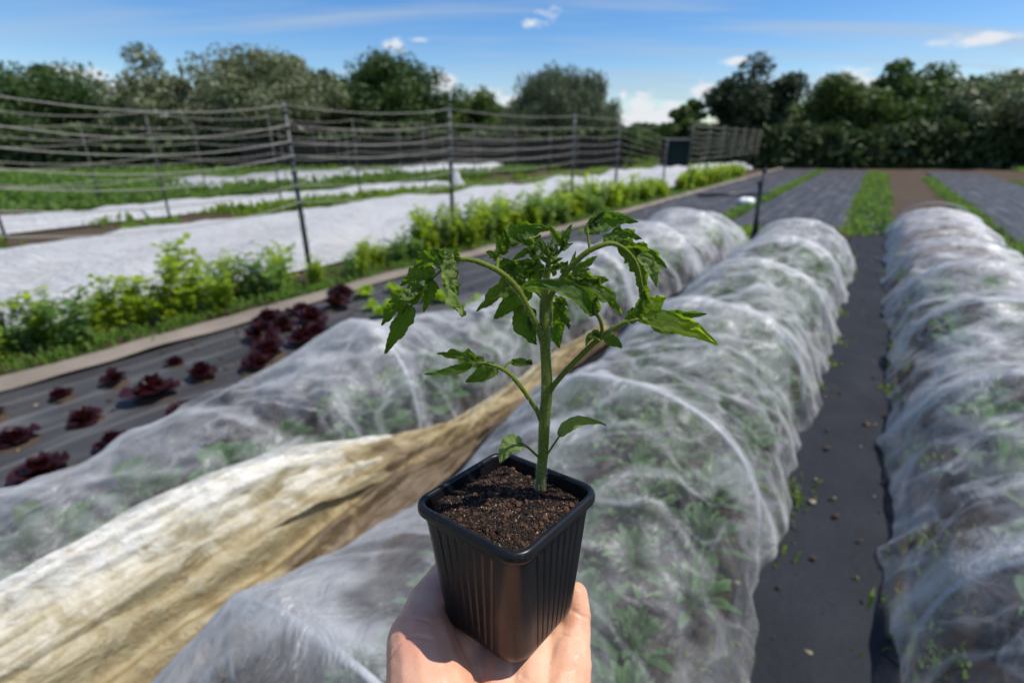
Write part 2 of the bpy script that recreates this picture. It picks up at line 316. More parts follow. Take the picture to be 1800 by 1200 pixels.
M = dict(
    soil=mat_soil(), net=mat_netting(), net_b=mat_netting('insect_netting_thin_side', .035, seed=4., thin_side=True), fleece=mat_fleece(), fleece_d=mat_fleece('greyed_fleece', (.62, .63, .66)),
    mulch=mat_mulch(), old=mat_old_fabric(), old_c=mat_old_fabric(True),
    leaf=mat_leaf('tomato_leaf', (.036, .072, .008), (.05, .09, .016), (.22, .42, .012)),
    leaf_y=mat_leaf('tomato_leaf_yellowish', (.06, .10, .010), (.06, .10, .010), (.50, .74, .02), .35, .68),
    leaf_pale=mat_leaf('cotyledon_leaf', (.16, .22, .06), (.30, .38, .17), (.36, .52, .10), .4),
    stem=mat_stem(), pot=mat_pot(), skin=mat_skin(),
    hair=simple('plant_hairs', (.70, .74, .50), .4, .4, .05),
    compost=simple('compost', (.028, .018, .012), .9, .25, .5, 90., .8, 300., .002),
    crumb_dark=simple('compost_crumb_dark', (.016, .010, .007), .85, .3, .7, 90.), crumb_brown=simple('compost_crumb_brown', (.075, .036, .02), .8, .3, .7, 90.),
    crumb_pale=simple('compost_crumb_pale', (.34, .26, .17), .7, .3, .3, 400.),
    post=simple('dark_green_post', (.025, .035, .032), .45, .4), post_pale=simple('weathered_post', (.085, .082, .075), .8, .2),
    wire=simple('fence_string', (.34, .32, .28), .7, .3, .1), tie=simple('post_band', (.10, .11, .10), .6, .3),
    hoop=simple('hoop_pipe', (.45, .47, .5), .5, .4, .1), black=simple('black_pipe', (.012, .012, .014), .35, .5),
    pea=foliage('pea_leaf', (.21, .28, .025), (.54, .70, .04), .4, 6.), pea2=foliage('pea_leaf_bluish', (.14, .23, .07), (.32, .5, .09), .3, 6.),
    grass=foliage('grass', (.10, .17, .03), (.2, .34, .05), .5, 1.3), weed=foliage('weeds', (.12, .2, .02), (.28, .42, .03), .4, 4.),
    redlet=foliage('red_lettuce', (.032, .008, .011), (.07, .012, .012), .5, 9., .4, .3), greenlet=foliage('green_lettuce', (.24, .36, .02), (.5, .72, .03), .25, 9., .4, .45),
    kale=foliage('kale_leaf', (.07, .15, .05), (.12, .28, .05), .45, 6., .5, .4), bark=simple('bark', (.09, .07, .055), .9, .1, .4, 4.),
    tree=foliage('tree_leaves_dark', (.055, .10, .022), (.08, .15, .025), .6, .6, .55, .3), tree_o=foliage('tree_leaves_olive', (.09, .135, .03), (.12, .19, .03), .5, .6, .55, .3),
    tree_g=foliage('tree_leaves_silver', (.16, .18, .09), (.12, .16, .05), .6, .9, .5, .25, .5), willow=foliage('willow_leaves', (.12, .145, .075), (.10, .14, .05), .35, .7, .5, .3, .5),
    tree_d=foliage('tree_leaves_deep', (.03, .05, .02), (.035, .065, .02), .5, .6, .6, .25), hedge=foliage('hedge_leaves', (.05, .075, .025), (.07, .11, .03), .5, 1., .7, .2),
    shed=simple('dark_green_boards', (.006, .015, .015), .8, .1, .2), shedroof=simple('felt_roof', (.04, .045, .045), .8, .3), white=simple('white_plastic', (.8, .8, .8), .4, .5, .03),
    board=simple('weathered_board', (.05, .042, .035), .85, .2, .4, 3.),
)

# ------------------------------------------------------------------ ground
me = MB(); R = 300
xs = sorted(set([-R, -120, -60] + [i * 2.0 for i in range(-20, 31)] + [90, 150, R])); ys = sorted(set([-60, -10] + [i * 2.0 for i in range(-2, 31)] + [90, 150, R]))
me.grid([[Vector((x, y, .03 * fn(x * .3, y * .3) - .03 if y < 60 else -.03)) for x in xs] for y in ys])
setp(me.build('ground', M['soil']), kind='structure', label='dark brown garden soil with patches of low weeds between the covered beds')
mg = MB(); mg.grid([[G(u, v, -.004) for v in (17.3, 27, 45, 80)] for u in (-40, -10, 20, 60, 120)])
setp(mg.build('grass_field', simple('far_grass', (.10, .15, .04), .9, .1, .5, .8, .8, 6., .1)), kind='structure')
def sheet(name, u0, u1, v0, v1, m, zf, du=.08, dv=.08, vf=None):
    nu = max(2, int((u1 - u0) / du)); nv = max(2, int((v1 - v0) / dv)); b = MB(); rows = []
    for i in range(nu + 1):
        u = u0 + (u1 - u0) * i / nu; r = []
        for j in range(nv + 1):
            s = j / nv; v = v0 + (v1 - v0) * s
            if vf: v = vf(u, v, s)
            r.append(G(u, v, zf(u, v, s)))
        rows.append(r)
    b.grid(rows, uv=[[(j / nv, i / nu) for j in range(nv + 1)] for i in range(nu + 1)]); return b.build(name, m)
mf = sheet('mulch_fabric', -4, 36, 2.55, 4.62, M['mulch'], lambda u, v, s: .012 + .03 * max(0, fbm(u * 1.1, v * 2.2)) + .02 * max(0, fn(u * .7 + 9, v * 5)), .12, .1, lambda u, v, s: v + .05 * fn(u * .8, s * 3))
setp(mf, 'black woven ground fabric planted with lettuces beside the netted tunnel', 'mulch fabric')
e = sheet('fabric_edge', -4, 36, 4.52, 4.80, simple('dusty_fabric_edge', (.20, .17, .14), .85, .2, .6, 1.6, .6, 20., .02), lambda u, v, s: .045 + .035 * sin(s * pi) + .02 * fn(u * 2.2, s * 4), .12, .05, lambda u, v, s: v + .06 * fn(u * 1.1, 5))
e.parent = mf
mf2 = sheet('mulch_fabric', -2, 36, -4.6, -2.2, M['mulch'], lambda u, v, s: .012 + .03 * max(0, fbm(u * 1.1, v * 2.2)), .16, .12)
setp(mf2, 'black woven ground fabric on the far right beyond the netted tunnels', 'mulch fabric')
mp = sheet('path_fabric', -1.5, 30, -.42, .12, simple('dark_path_fabric', (.016, .018, .023), .75, .2, .55, 3., .6, 24., .012), lambda u, v, s: .008 + .025 * max(0, fbm(u * 2.2, v * 3.2)), .08, .06, lambda u, v, s: v + .07 * fn(u * 1.7, s * 3)); setp(mp, 'narrow black path fabric along the right foot of the nearest netted tunnel', 'path fabric')

# ------------------------------------------------------------------ netted tunnels
def tunnel(label, u0, u1, vc, hw, h, hoops, sag, m, seed, vdrift=0.0, amp=1.0, du=.028, nth=54, flat=.8, wide=0.):
    ctr = G((u0 + u1) / 2, vc, 0); root = empty('net_tunnel', ctr, label, 'net tunnel', 'netted crop tunnels')
    nu = int((u1 - u0) / du); b = MB(); rows = []; uvs = []
    for i in range(nu + 1):
        u = u0 + (u1 - u0) * i / nu
        dq = min(abs(u - q + .03 * fn(u * 3, q)) for q in hoops); hmask = math.exp(-(dq / .045) ** 2) + .35 * math.exp(-(dq / .16) ** 2); uvs.append([(j / nth, hmask) for j in range(nth + 1)])
        d = min(((u - q) for q in hoops), key=abs); lo = max([q for q in hoops if q <= u], default=hoops[0] - 1.3); hi = min([q for q in hoops if q > u], default=hoops[-1] + 1.3)
        t = (u - lo) / max(.01, hi - lo); sg = sin(pi * min(1, max(0, t))) ** .8
        hh = (h - sag * sg); end = min(1, max(.05, (u - u0) / .5), max(.05, (u1 - u) / .7)); hh *= end ** .6
        w = (hw + wide * max(0, min(1, (u - 3.5) / 2.5))) * (1 - .06 * sg); r = []
        for j in range(nth + 1):
            s = j / nth; th = pi * s; c, sn = cos(th), sin(th)
            v = w * (abs(c) ** .9) * (1 if c > 0 else -1); z = hh * sn ** flat
            # cloth folds: tension lines fanning from the hoops, long folds near the ground, small crumples
            q = fbm(u * 1.3 + seed, s * 4.0, seed, 5); q2 = abs(fn(u * 2.1 + 3 * s + seed, s * 5 - u * .9, 2.)); q3 = abs(fn(u * 5.2 - 6 * s, s * 7 + seed, 7.)); q4 = abs(fn(u * 12. + seed, s * 17 + u * 3, 4.))
            a = amp * (.35 + sn * .65) * (.45 + .55 * sg)
            nrm = a * (.05 * q + .065 * (.35 - q2) + .034 * (.3 - q3) + .012 * (.3 - q4))
            if s < .16 or s > .84:
                e2 = 1 - min(s, 1 - s) / .16; nrm += .05 * amp * e2 * fn(u * 6 + seed, s * 3, 3.); v += (1 if c > 0 else -1) * .07 * e2 ** 2 * (1 + fn(u * 2, seed))
            v += c * nrm; z += sn * nrm + .0
            z = max(.012 + .01 * (fn(u * 9, s * 30) + 1), z); r.append(G(u, vc + v + vdrift * u, z) - ctr)
        rows.append(r)
    b.grid(rows, uv=uvs); b.build('netting', m, root)
    for q in hoops:
        if not (u0 < q < u1): continue
        tb = MB(); tb.tube([G(q, vc + vdrift * q + (hw + wide * max(0, min(1, (q - 3.5) / 2.5)) - .015) * (abs(cos(a)) ** .9) * (1 if cos(a) > 0 else -1), max(-.02, (h - .022) * sin(a) ** flat)) - ctr for a in [pi * i / 28 for i in range(29)]], .0085, 8)
        tb.build('hoop', M['hoop'], root)
    return root
tunnel('long netted tunnel on the left with a creamy crumpled skirt, beside the lettuce fabric', -3.2, 9.4, 2.2, .43, .66, [-2.8, -.9, 1.75, 4.5, 6.2, 7.8], .2, M['net'], 1.7, wide=.24)
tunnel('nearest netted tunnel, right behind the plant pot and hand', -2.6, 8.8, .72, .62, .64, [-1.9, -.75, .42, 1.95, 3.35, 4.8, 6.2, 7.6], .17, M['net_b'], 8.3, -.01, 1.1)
tunnel('netted tunnel at the far right of the picture, across the path', -1.5, 12, -1.02, .6, .62, [-1, .4, 1.8, 3.2, 4.6, 6., 7.4, 8.8, 10.2, 11.5], .16, M['net'], 21.3, 0, 1., .045, 40)

gf = sheet('gap_shade_sheet', 1.4, 10, 1.26, 1.82, simple('gap_shade_black', (.010, .010, .012), .8, .15, .4, 6., .4, 30., .01), lambda u, v, s: .01 + .03 * max(0, fbm(u * 2.2, v * 3.2)), .08, .05, lambda u, v, s: v + .06 * fn(u * 1.7, s * 3)); setp(gf, 'black sheet added to deepen the shade in the gap between the two long netted tunnels', 'path fabric')  # near-black sheet added in the gap, standing in for its deep shade
for nm_, a0, a1 in (('bed_soil', .12, 1.32), ('bed_soil', 1.84, 2.56), ('bed_soil', -1.58, -.46)):
    setp(sheet(nm_, -3, 8.6, a0, a1, simple('bed_soil_shade', (.022, .015, .010), .95, .1, .5, 12., .8, 50., .02), lambda u, v, s: .004 + .05 * sin(s * pi) + .012 * fn(u * 9, v * 9), .09, .08), kind='structure')  # soil colour darkened to stand in for the shade under the nets
# soil ridge and crops under the nets
def rosette(seed, n, R_, h, m, frill=.15, broad=.45, name='crop'):
    rnd = random.Random(seed); b = MB()
    for k in range(n):
        a = k * 2.399 + rnd.uniform(-.2, .2); f = (k + 1) / n; L = R_ * (.55 + .5 * f) * rnd.uniform(.8, 1.15); up = h * (1.1 - .75 * f) * rnd.uniform(.8, 1.2)
        d = Vector((cos(a), sin(a), 0)); sd_ = Vector((-sin(a), cos(a), 0)); pts = []; nn = 6; mm = 4
        for i in range(nn + 1):
            t = i / nn; c = d * (L * t * (.35 + .65 * f)) + Vector((0, 0, up * (t * 1.7 - .9 * t * t) + .01)); w = L * broad * sin(pi * min(1, t * .9 + .06)) ** .8 * (.3 + .7 * t)
            row = []
            for j in range(mm + 1):
                s = j / mm * 2 - 1; row.append(c + sd_ * (w * s) + Vector((0, 0, .25 * w * s * s + frill * w * rnd.uniform(-1, 1) * abs(s))))
            pts.append(row)
        b.grid(pts)
    o = b.build(name, m); return o
def place_copies(protos, spots, label, cat, group, smin=.8, smax=1.2, seed=0):
    rnd = random.Random(seed); used = set()
    for i, (p, q) in enumerate(spots):
        k = rnd.randrange(len(protos)); src = protos[k]
        if k in used: c = src.copy(); col.objects.link(c)
        else: c = src; used.add(k)
        c.location = p; s = rnd.uniform(smin, smax) * q; c.scale = (s, s, s * rnd.uniform(.85, 1.15)); c.rotation_euler = (rnd.uniform(-.1, .1), rnd.uniform(-.1, .1), rnd.uniform(0, 6.28))
        setp(c, label, cat, group)
    for k in range(len(protos)):
        if k not in used: bpy.data.objects.remove(protos[k])
rnd = random.Random(5)
kp = [rosette(40 + i, 20, .24, .3, M['kale'], .2, .38, 'brassica_plant') for i in range(4)]
sp = [(G(u + rnd.uniform(-.06, .06), 2.2 + dv + rnd.uniform(-.05, .05), .0), .9) for u in np.arange(-2.6, 8.0, .36) for dv in (-.2, .17)]
place_copies(kp, sp, 'leafy green crop plant growing under the left netted tunnel', 'vegetable plant', 'crops under the left netted tunnel', .75, 1.2, 1)
kp = [rosette(60 + i, 36, .19, .3, M['kale'], .3, .13, 'brassica_plant') for i in range(4)]
sp = [(G(u + rnd.uniform(-.06, .06), .70 + dv + rnd.uniform(-.05, .05), .0), 1.) for u in np.arange(-2.0, 8.4, .27) for dv in (-.42, -.2, .02, .28)]
place_copies(kp, sp, 'leafy green crop plant growing under the nearest netted tunnel', 'vegetable plant', 'crops under the nearest netted tunnel', .75, 1.2, 2)
kp = [rosette(80 + i, 14, .25, .32, M['kale'], .22, .34, 'brassica_plant') for i in range(2)]
place_copies(kp, [(G(u, -1.02 + dv, 0), 1.) for u in np.arange(-1, 8, .5) for dv in (-.25, .2)], 'leafy green crop plant growing under the far right netted tunnel', 'vegetable plant', 'crops under the far right netted tunnel', .75, 1.2, 3)

mf3 = sheet('mulch_fabric', 9.2, 36, .3, 2.35, M['mulch'], lambda u, v, s: .014 + .05 * max(0, fbm(u * .9, v * 1.8)), .2, .12, lambda u, v, s: v + .08 * fn(u * .8, s * 3))
setp(mf3, 'grey black ground fabric beyond the far ends of the two netted tunnels', 'mulch fabric')
def clods(name, n, u0, u1, v0, v1, lo, hi, m, seed, label):
    ic = bmesh.new(); bmesh.ops.create_icosphere(ic, subdivisions=1, radius=1.); iv = np.array([tuple(q.co) for q in ic.verts]); fc = [[q.index for q in f.verts] for f in ic.faces]; ic.free()
    gg = np.random.default_rng(seed); VV = []; FF = []
    for i in range(n):
        u = u0 + (u1 - u0) * gg.random() ** 1.5; v = gg.uniform(v0, v1)
        if fn(u * 1.1, v * 2.0, seed) < -.05: continue
        sz = lo + (hi - lo) * gg.random() ** 3; p = G(u, v, .02 + sz * .3); k0 = 12 * len(VV); VV.append(iv * gg.uniform(.5, 1.3, (12, 1)) * sz * np.array([1.2, 1, .6]) + np.array(tuple(p))); FF += [[a + k0 for a in f] for f in fc]
    o = mobj(name, np.concatenate(VV), FF, m, None, False); return setp(o, label, None, None, 'stuff')
clods('soil_clods', 1500, -3, 14, 2.6, 4.7, .004, .022, M['soil'], 31, 'crumbs of soil spilled on the black mulch fabric')
clods('soil_clods', 2600, -3, 16, 4.75, 5.6, .006, .035, M['soil'], 32, 'loose soil crumbs along the pea row')
clods('soil_clods', 450, -1.5, 12, -.6, .2, .003, .016, M['soil'], 33, 'loose soil on the path beside the nearest tunnel')
clods('dry_straw', 700, -3, 12, 2.6, 4.7, .004, .014, simple('dry_leaf', (.32, .24, .13), .8), 34, 'bits of dry leaf on the black mulch fabric')
clods('dry_straw', 220, -1.5, 12, -.5, .15, .004, .014, simple('dry_leaf_pale', (.34, .28, .18), .8), 35, 'bits of dry leaf on the path')
# old creamy fabric heaped along the near foot of the left tunnel: two overlapping sheets
ctr = G(1.2, 1.5, 0); oldf = empty('crumpled_fabric', ctr, 'cream and yellow-brown crumpled old fabric heaped between the two netted tunnels', 'fabric')
def heap(name, u0, u1, prof, seed, amp):
    nu = int((u1 - u0) / .02); nv = 46; rows = []; uvs = []; b = MB()
    for i in range(nu + 1):
        u = u0 + (u1 - u0) * i / nu; r = []; ur = []
        for j in range(nv + 1):
            s = j / nv; v, z = prof(u, s)
            f = .5 + .5 * sin(s * 21 + 2.2 * fn(u * .9 + seed, s * 2) * 3); k = amp * (f * .035 + .06 * fbm(u * 1.6 + seed, s * 3.4, 3., 4) + .02 * abs(fn(u * 7, s * 9 + seed)))
            r.append(G(u, v - k * .5, max(.006, z + k)) - ctr); ur.append((s, i / nu))
        rows.append(r); uvs.append(ur)
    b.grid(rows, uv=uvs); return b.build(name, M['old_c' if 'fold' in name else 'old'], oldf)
def prof_low(u, s):
    f = max(0, min(1, (u - 1.0) / 1.0)); v0 = 1.37 + .05 * fn(u * 1.4, 2.); return v0 + (.36 - .19 * f) * s + .17 * f, .02 + (.30 - .22 * f) * s ** 1.2
def prof_up(u, s):
    sl_ = .04 * sin(u * 2.1 + .7) + .05 * fn(u * 1.2, 8.); f = max(0, min(1, (u - 1.0) / 1.4)); e = max(0, min(1, (1.65 - u) / .7)) ** .6; return 1.57 + sl_ + .12 * (1 - e) + .20 * s, .03 + (.17 + sl_ * .6 + .22 * s) * e * (1 - .15 * f)
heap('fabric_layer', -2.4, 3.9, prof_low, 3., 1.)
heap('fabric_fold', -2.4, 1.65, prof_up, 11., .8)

# weeds in the gaps
def tufts(name, spots, m, hgt, seed, wid=.006, nb=14, label=None, kind='stuff', parent=None, spread=.05):
    r = random.Random(seed); V_ = []; F_ = []
    for (p, s) in spots:
        for k in range(nb):
            a = r.uniform(0, 6.28); o = p + Vector((r.gauss(0, spread), r.gauss(0, spread), 0)) * s; L = hgt * s * r.uniform(.5, 1.2); ln = r.uniform(.15, .8)
            d = Vector((cos(a), sin(a), 0)); w = Vector((-sin(a), cos(a), 0)) * wid * s * r.uniform(.6, 1.6); b = len(V_)
            mid = o + d * L * ln * .35 + Vector((0, 0, L * .6)); tip = o + d * L * ln + Vector((0, 0, L * (1 - .35 * ln)))
            V_ += [tuple(o - w * .6), tuple(o + w * .6), tuple(mid + w), tuple(mid - w), tuple(tip)]; F_ += [(b, b + 1, b + 2, b + 3), (b + 3, b + 2, b + 4)]
    o = mobj(name, V_, F_, m, parent, False); return setp(o, label, None, None, kind)
def scatter(n, u0, u1, v0, v1, seed, smin=.6, smax=1.3, gate=None):
    r = random.Random(seed); out = []
    while n > 0:
        u, v = r.uniform(u0, u1), r.uniform(v0, v1); n -= 1
        if gate and fn(u * gate, v * gate * 1.6, seed) < -.02: continue
        out.append((G(u, v, 0), r.uniform(smin, smax)))
    return out
tufts('weedy_grass', scatter(70, 2.4, 3.0, 1.28, 1.46, 3) + scatter(160, 3.2, 9, 1.24, 1.42, 4, gate=1.5), M['weed'], .07, 1, label='bright green weeds in the narrow gap between the tunnels')
tufts('weedy_grass', scatter(500, -3, 20, 4.76, 5.0, 5, gate=1.2) + scatter(1700, -3, 26, 4.95, 5.65, 6), M['grass'], .10, 2, .007, label='low weeds and soil strip in front of the pea row')
tufts('weedy_grass', scatter(2200, 2, 40, 10.3, 12.7, 7, gate=.5), M['weed'], .22, 3, .02, 12, 'weeds between the two white fleece covers', spread=.12)
tufts('weedy_grass', scatter(260, -1, 14, -.62, -.40, 41, gate=1.2) + scatter(120, 0, 9, .0, .12, 42, gate=1.6), M['weed'], .06, 9, .005, 14, 'small weeds at the edge of the path fabric')
tufts('weedy_grass', scatter(700, 11, 34, -.5, .3, 43) + scatter(500, 9, 34, 2.3, 2.6, 44), M['grass'], .12, 10, .01, 12, 'weeds between the ground fabrics beyond the tunnels')
tufts('green_crop_strip', scatter(4200, -6, 60, 14.4, 17.0, 8, gate=.25), M['grass'], .30, 4, .03, 12, 'strip of green crops beyond the fleece covers', spread=.16)
tufts('meadow_grass', scatter(5200, -30, 60, 17.2, 34, 9), M['grass'], .3, 5, .05, 9, 'grass in front of the far hedge', spread=.3)
tufts('weedy_grass', scatter(160, 8.6, 10.6, 1.4, 2.2, 10), M['weed'], .12, 6, .012, 14, 'yellowish weeds at the far end of the left tunnel', spread=.09)
tufts('weedy_grass', scatter(900, -2, 30, -2.2, -1.8, 12) + scatter(500, -2, 30, -5.3, -4.6, 13), M['grass'], .1, 7, .008, 12, 'weeds along the edge of the right hand beds')
tufts('meadow_grass', scatter(4200, 0, 60, -30, -6.5, 14), M['grass'], .3, 8, .04, 9, 'rough grass on the right towards the far trees', spread=.3)

# ------------------------------------------------------------------ fleece covers
def fleece(label, u0, u1, v0, v1, h, seed, m, du=.12, dv=.12, sc=1.0):
    def zf(u, v, s):
        e = min(1, s / .12, (1 - s) / .12, (u - u0) / .8 + .02, (u1 - u) / .8 + .02); e = max(0, e) ** .6
        return .02 + e * (h * (.75 + .5 * fbm(u * .5 * sc + seed, v * .7 * sc)) + .05 * abs(fn(u * 1.6 + seed, v * 3.)) + .02 * fn(u * 5, v * 6))
    o = sheet('fleece_cover', u0, u1, v0, v1, m, zf, du, dv, lambda u, v, s: v + .22 * fn(u * .6 + seed, s * 2)); return setp(o, label, 'crop cover', 'white fleece crop covers')
fleece('broad white fleece crop cover directly behind the pea row', -6, 44, 6.0, 10.2, .30, 2., M['fleece'])
fleece('narrow white fleece strip behind the broad fleece, in front of the green crop strip', -4, 15.5, 12.8, 14.1, .22, 5., M['fleece'])
fleece('farthest white fleece cover, a thin bright strip below the hedge', 18.5, 33.5, 17.6, 20.5, .35, 8., M['fleece'], .25, .2)
fleece('greyish fleece patch at far left near the hedge', 9, 18., 18.6, 21.5, .3, 12., M['fleece_d'], .25, .2)
fleece('white fleece cover at the far right in front of the trees', 12, 44, -12, -8.2, .35, 15., M['fleece'], .25, .2)
# white peak of fleece held up by a stick
u_, v_ = ground_at(802, 330); c0 = G(u_, v_, 0); b = MB()
rows = []
for i in range(9):
    t = i / 8; rr = .30 * (1 - t) ** .75 + .015; rows.append([c0 * 0 + Vector((rr * cos(a) * (1 + .2 * sin(3 * a + i)), rr * sin(a) * (1 + .2 * cos(2 * a)), t * .62)) for a in [2 * pi * k / 18 for k in range(18)]])
b.grid(rows, closed=True); o = b.build('fleece_peak', M['fleece']); o.location = c0; setp(o, 'small white pointed peak of fleece standing beside the second fence post', 'fleece peak')

# ------------------------------------------------------------------ fences of posts and strings
def fence(label, posts, levels, sags, r=.031, pm='post', wr=.0048, group='post and string fences'):
    root = empty('string_fence', posts[0][0], label, 'fence', group); o0 = posts[0][0]
    for i, (p, h, lean) in enumerate(posts):
        b = MB(); top = p + Vector((lean[0], lean[1], h)); b.tube([p - o0 - Vector((0, 0, .1)), top - o0], [r, r * .85], 8)
        k = .12
        while k < h: 
            q = p.lerp(top, k / h) - o0; b.tube([q, q + Vector((0, 0, .022))], r * 1.28, 8, mi=1); k += .16
        b.build('post', None, root, mats=[M[pm], M['tie']])
    for zi, z in enumerate(levels):
        b = MB()
        for i in range(len(posts) - 1):
            (p, h, l), (q, g, l2) = posts[i], posts[i + 1]
            a = p + Vector((l[0], l[1], h)) * (z * 1.0); c = q + Vector((l2[0], l2[1], g)) * z; sg = sags[i] * (1 + .35 * fn(i * 3.1, zi * 1.7))
            pts = [a.lerp(c, t) - Vector((0, 0, sg * 4 * t * (1 - t))) - o0 + Vector((-UY, UX, 0)) * -(r + wr) for t in [k / 10 for k in range(11)]]
            b.tube(pts, wr, 5)
        b.build('string', M['wire'], root)
    return root
def u_at(x, v, z=0.):
    lo, hi = -3., 60.
    for _ in range(50):
        mdl = (lo + hi) / 2; q = G(mdl, v, z); dz = z - CAM_H; f = q.y * cos(PITCH) - dz * sin(PITCH)
        if f <= 0 or 900 + FPX * q.x / f < x: lo = mdl
        else: hi = mdl
    return lo
LV = [.985, .885, .80, .725, .65, .565, .47]
pr = [(G(.9, 5.5), 2.0, (0, 0)), (G(u_at(548, 5.45), 5.45), 1.98, (-.04, .03))] + [(G(u_at(x, 5.3), 5.3), h, l) for x, h, l in ((797, 2.04, (.02, 0)), (1003, 2.08, (0, 0)), (1079, 2.1, (0, 0)), (1163, 1.62, (0, 0)))]
fence('nearest post and string fence rising out of the pea row', pr, LV, [.13, .07, .06, .03, .02])
u5 = u_at(1205, 5.3)
fence('far right continuation of the pea row fence, its strings crowded together', [(G(u5 + i * 2.6, 5.3 + .1 * i), 2.1, (0, 0)) for i in range(9)], LV, [.05] * 8, .03, 'post', .009)
fence('second fence behind the broad fleece, with grey weathered posts', [(G(u, 12.3 + .02 * u), 2.15, (0, 0)) for u in (2.5, 5.2, 7.9, 10.5, 13.4, 16.2, 19, 22, 25)], [.985, .80, .6, .42], [.12, .1, .1, .08, .08, .06, .05, .05], .024, 'post_pale', .006)
fence('third fence of thin posts behind the green crop strip', [(G(u, 17.15), 2.0, (0, 0)) for u in np.arange(0, 40, 2.8)], [.98, .75, .5, .3], [.08] * 14, .022, 'post_pale', .008)
fence('string fence over the pea row at the far right', [(G(u, -5.6), 2.0, (0, 0)) for u in (3.5, 6.2, 9, 12, 15, 18, 21, 24)], LV, [.08] * 7)

# pale garden canes leaning behind the second fence
for i, (x, y, x2, y2) in enumerate([(568, 300, 545, 222), (597, 300, 588, 224), (728, 296, 722, 228), (830, 292, 826, 232), (905, 290, 908, 228), (560, 300, 575, 232)]):
    u, v = ground_at(x, y); p = G(u, v, 0); D = p.y; t = PX(x2, y2, D); b = MB(); b.tube([Vector((0, 0, 0)), t - p], [.035, .025], 6); o = b.build('garden_cane', M['post_pale']); o.location = p
    setp(o, 'pale leaning cane standing beyond the fleece strips under the hedge', 'cane', 'pale canes below the hedge')

# two dark stakes and a black pipe at the far end of the tunnels
u, v = ground_at(1316, 452); p = G(u, v, 0)
for i, (dx, x2, y2, lab) in enumerate([(0, 1344, 300, 'taller dark stake leaning at the far end of the nearest tunnels'), (.10, 1336, 322, 'shorter dark stake paired with the taller leaning one')]):
    q = p + Vector((dx, dx * .3, 0)); t = PX(x2, y2, q.y); b = MB(); b.tube([Vector((0, 0, 0)), t - q], [.026, .022], 8); b.tube([(t - q) * .98, (t - q) * 1.02], .036, 8); o = b.build('stake', M['black']); o.location = q; setp(o, lab, 'stake')
a = G(*ground_at(1225, 347), .05); c = G(*ground_at(1352, 345), .06); b = MB(); b.tube([Vector((0, 0, 0)), (c - a) * .5 + Vector((0, 0, .03)), c - a], .04, 8); o = b.build('black_pipe', M['black']); o.location = a; setp(o, 'black pipe lying across the mulch fabric near the leaning stakes', 'pipe')
c = G(*ground_at(1311, 362), .0); b = MB()
b.grid([[Vector((.22 * sin(pi * t) ** .7 * cos(a) * (1 + .2 * sin(3 * a)), .16 * sin(pi * t) ** .7 * sin(a), .2 * (.5 - .5 * cos(pi * t)) + .02 * cos(4 * a))) for a in [2 * pi * k / 14 for k in range(14)]] for t in [.02 + .96 * i / 7 for i in range(8)]], closed=True)
o = b.build('plastic_bag', M['white']); o.location = c; setp(o, 'crumpled white bag lying on the fabric near the leaning stakes', 'bag')

# ------------------------------------------------------------------ peas
def pea_plant(seed, m, nl=84, h=.55):
    r = random.Random(seed); V_ = []; F_ = []; b = MB()
    for s in range(7):
        a = r.uniform(0, 6.28); top = Vector((cos(a) * .13 + r.gauss(0, .04), sin(a) * .13 + r.gauss(0, .04), h * r.uniform(.65, 1.1))); base = Vector((r.gauss(0, .02), r.gauss(0, .02), 0))
        pts = bez(base, base.lerp(top, .5) + Vector((r.gauss(0, .05), r.gauss(0, .05), .03)), top, 7); b.tube(pts, [.0035] * 7 + [.001], 4, False)
        for k in range(nl // 7):
            t = .12 + .88 * k / (nl // 7); c = pts[min(7, int(t * 7))].lerp(pts[min(7, int(t * 7) + 1)], (t * 7) % 1)
            for sgn in (-1, 1):
                az_ = a + sgn * r.uniform(.6, 2.4); L = r.uniform(.045, .08); d = Vector((cos(az_), sin(az_), r.uniform(-.2, .7))).normalized(); w = d.cross(Vector((r.gauss(0, .4), r.gauss(0, .4), 1))).normalized() * L * .46
                for e_ in (0, .9):
                    o = c + d * L * e_; q = len(b.v); b.v += [tuple(o), tuple(o + d * L * .5 + w), tuple(o + d * L * 1.05 + Vector((0, 0, -.006))), tuple(o + d * L * .5 - w)]; b.uv += [(0, 0)] * 4; b.f.append((q, q + 1, q + 2, q + 3)); b.mi.append(0)
    return b.build('pea_plant', m, smooth=False)
r = random.Random(9)
def peaH(u): return float(np.interp(u, [-4, 2.6, 3.2, 4, 5.2, 5.6, 7, 10, 14, 15.5, 17.3, 18.2, 22, 30], [.85, .95, .75, .62, .7, .98, 1.05, 1.15, 1.05, .8, .7, 1.1, 1.0, .9]))
spots = []
for u in np.arange(-4, 27, .125):
    if 16.6 < u < 17.6: continue
    if 3.1 < u < 3.9 and r.random() < .3: continue
    spots.append((G(u + r.uniform(-.05, .05), 5.28 + r.gauss(0, .11), 0), peaH(u)))
place_copies([pea_plant(i, M['pea'] if i % 3 else M['pea2']) for i in range(6)], spots, 'bright green pea plant in the row along the nearest string fence', 'pea plant', 'pea plants in the fenced row', .72, 1.2, 4)
spots = [(G(u, -5.4 + r.gauss(0, .1), 0), 1.1) for u in np.arange(1.5, 20, .24)]
place_copies([pea_plant(20 + i, M['pea']) for i in range(3)], spots, 'bright green pea plant in the row at the far right of the picture', 'pea plant', 'pea plants in the far right row', .8, 1.2, 5)

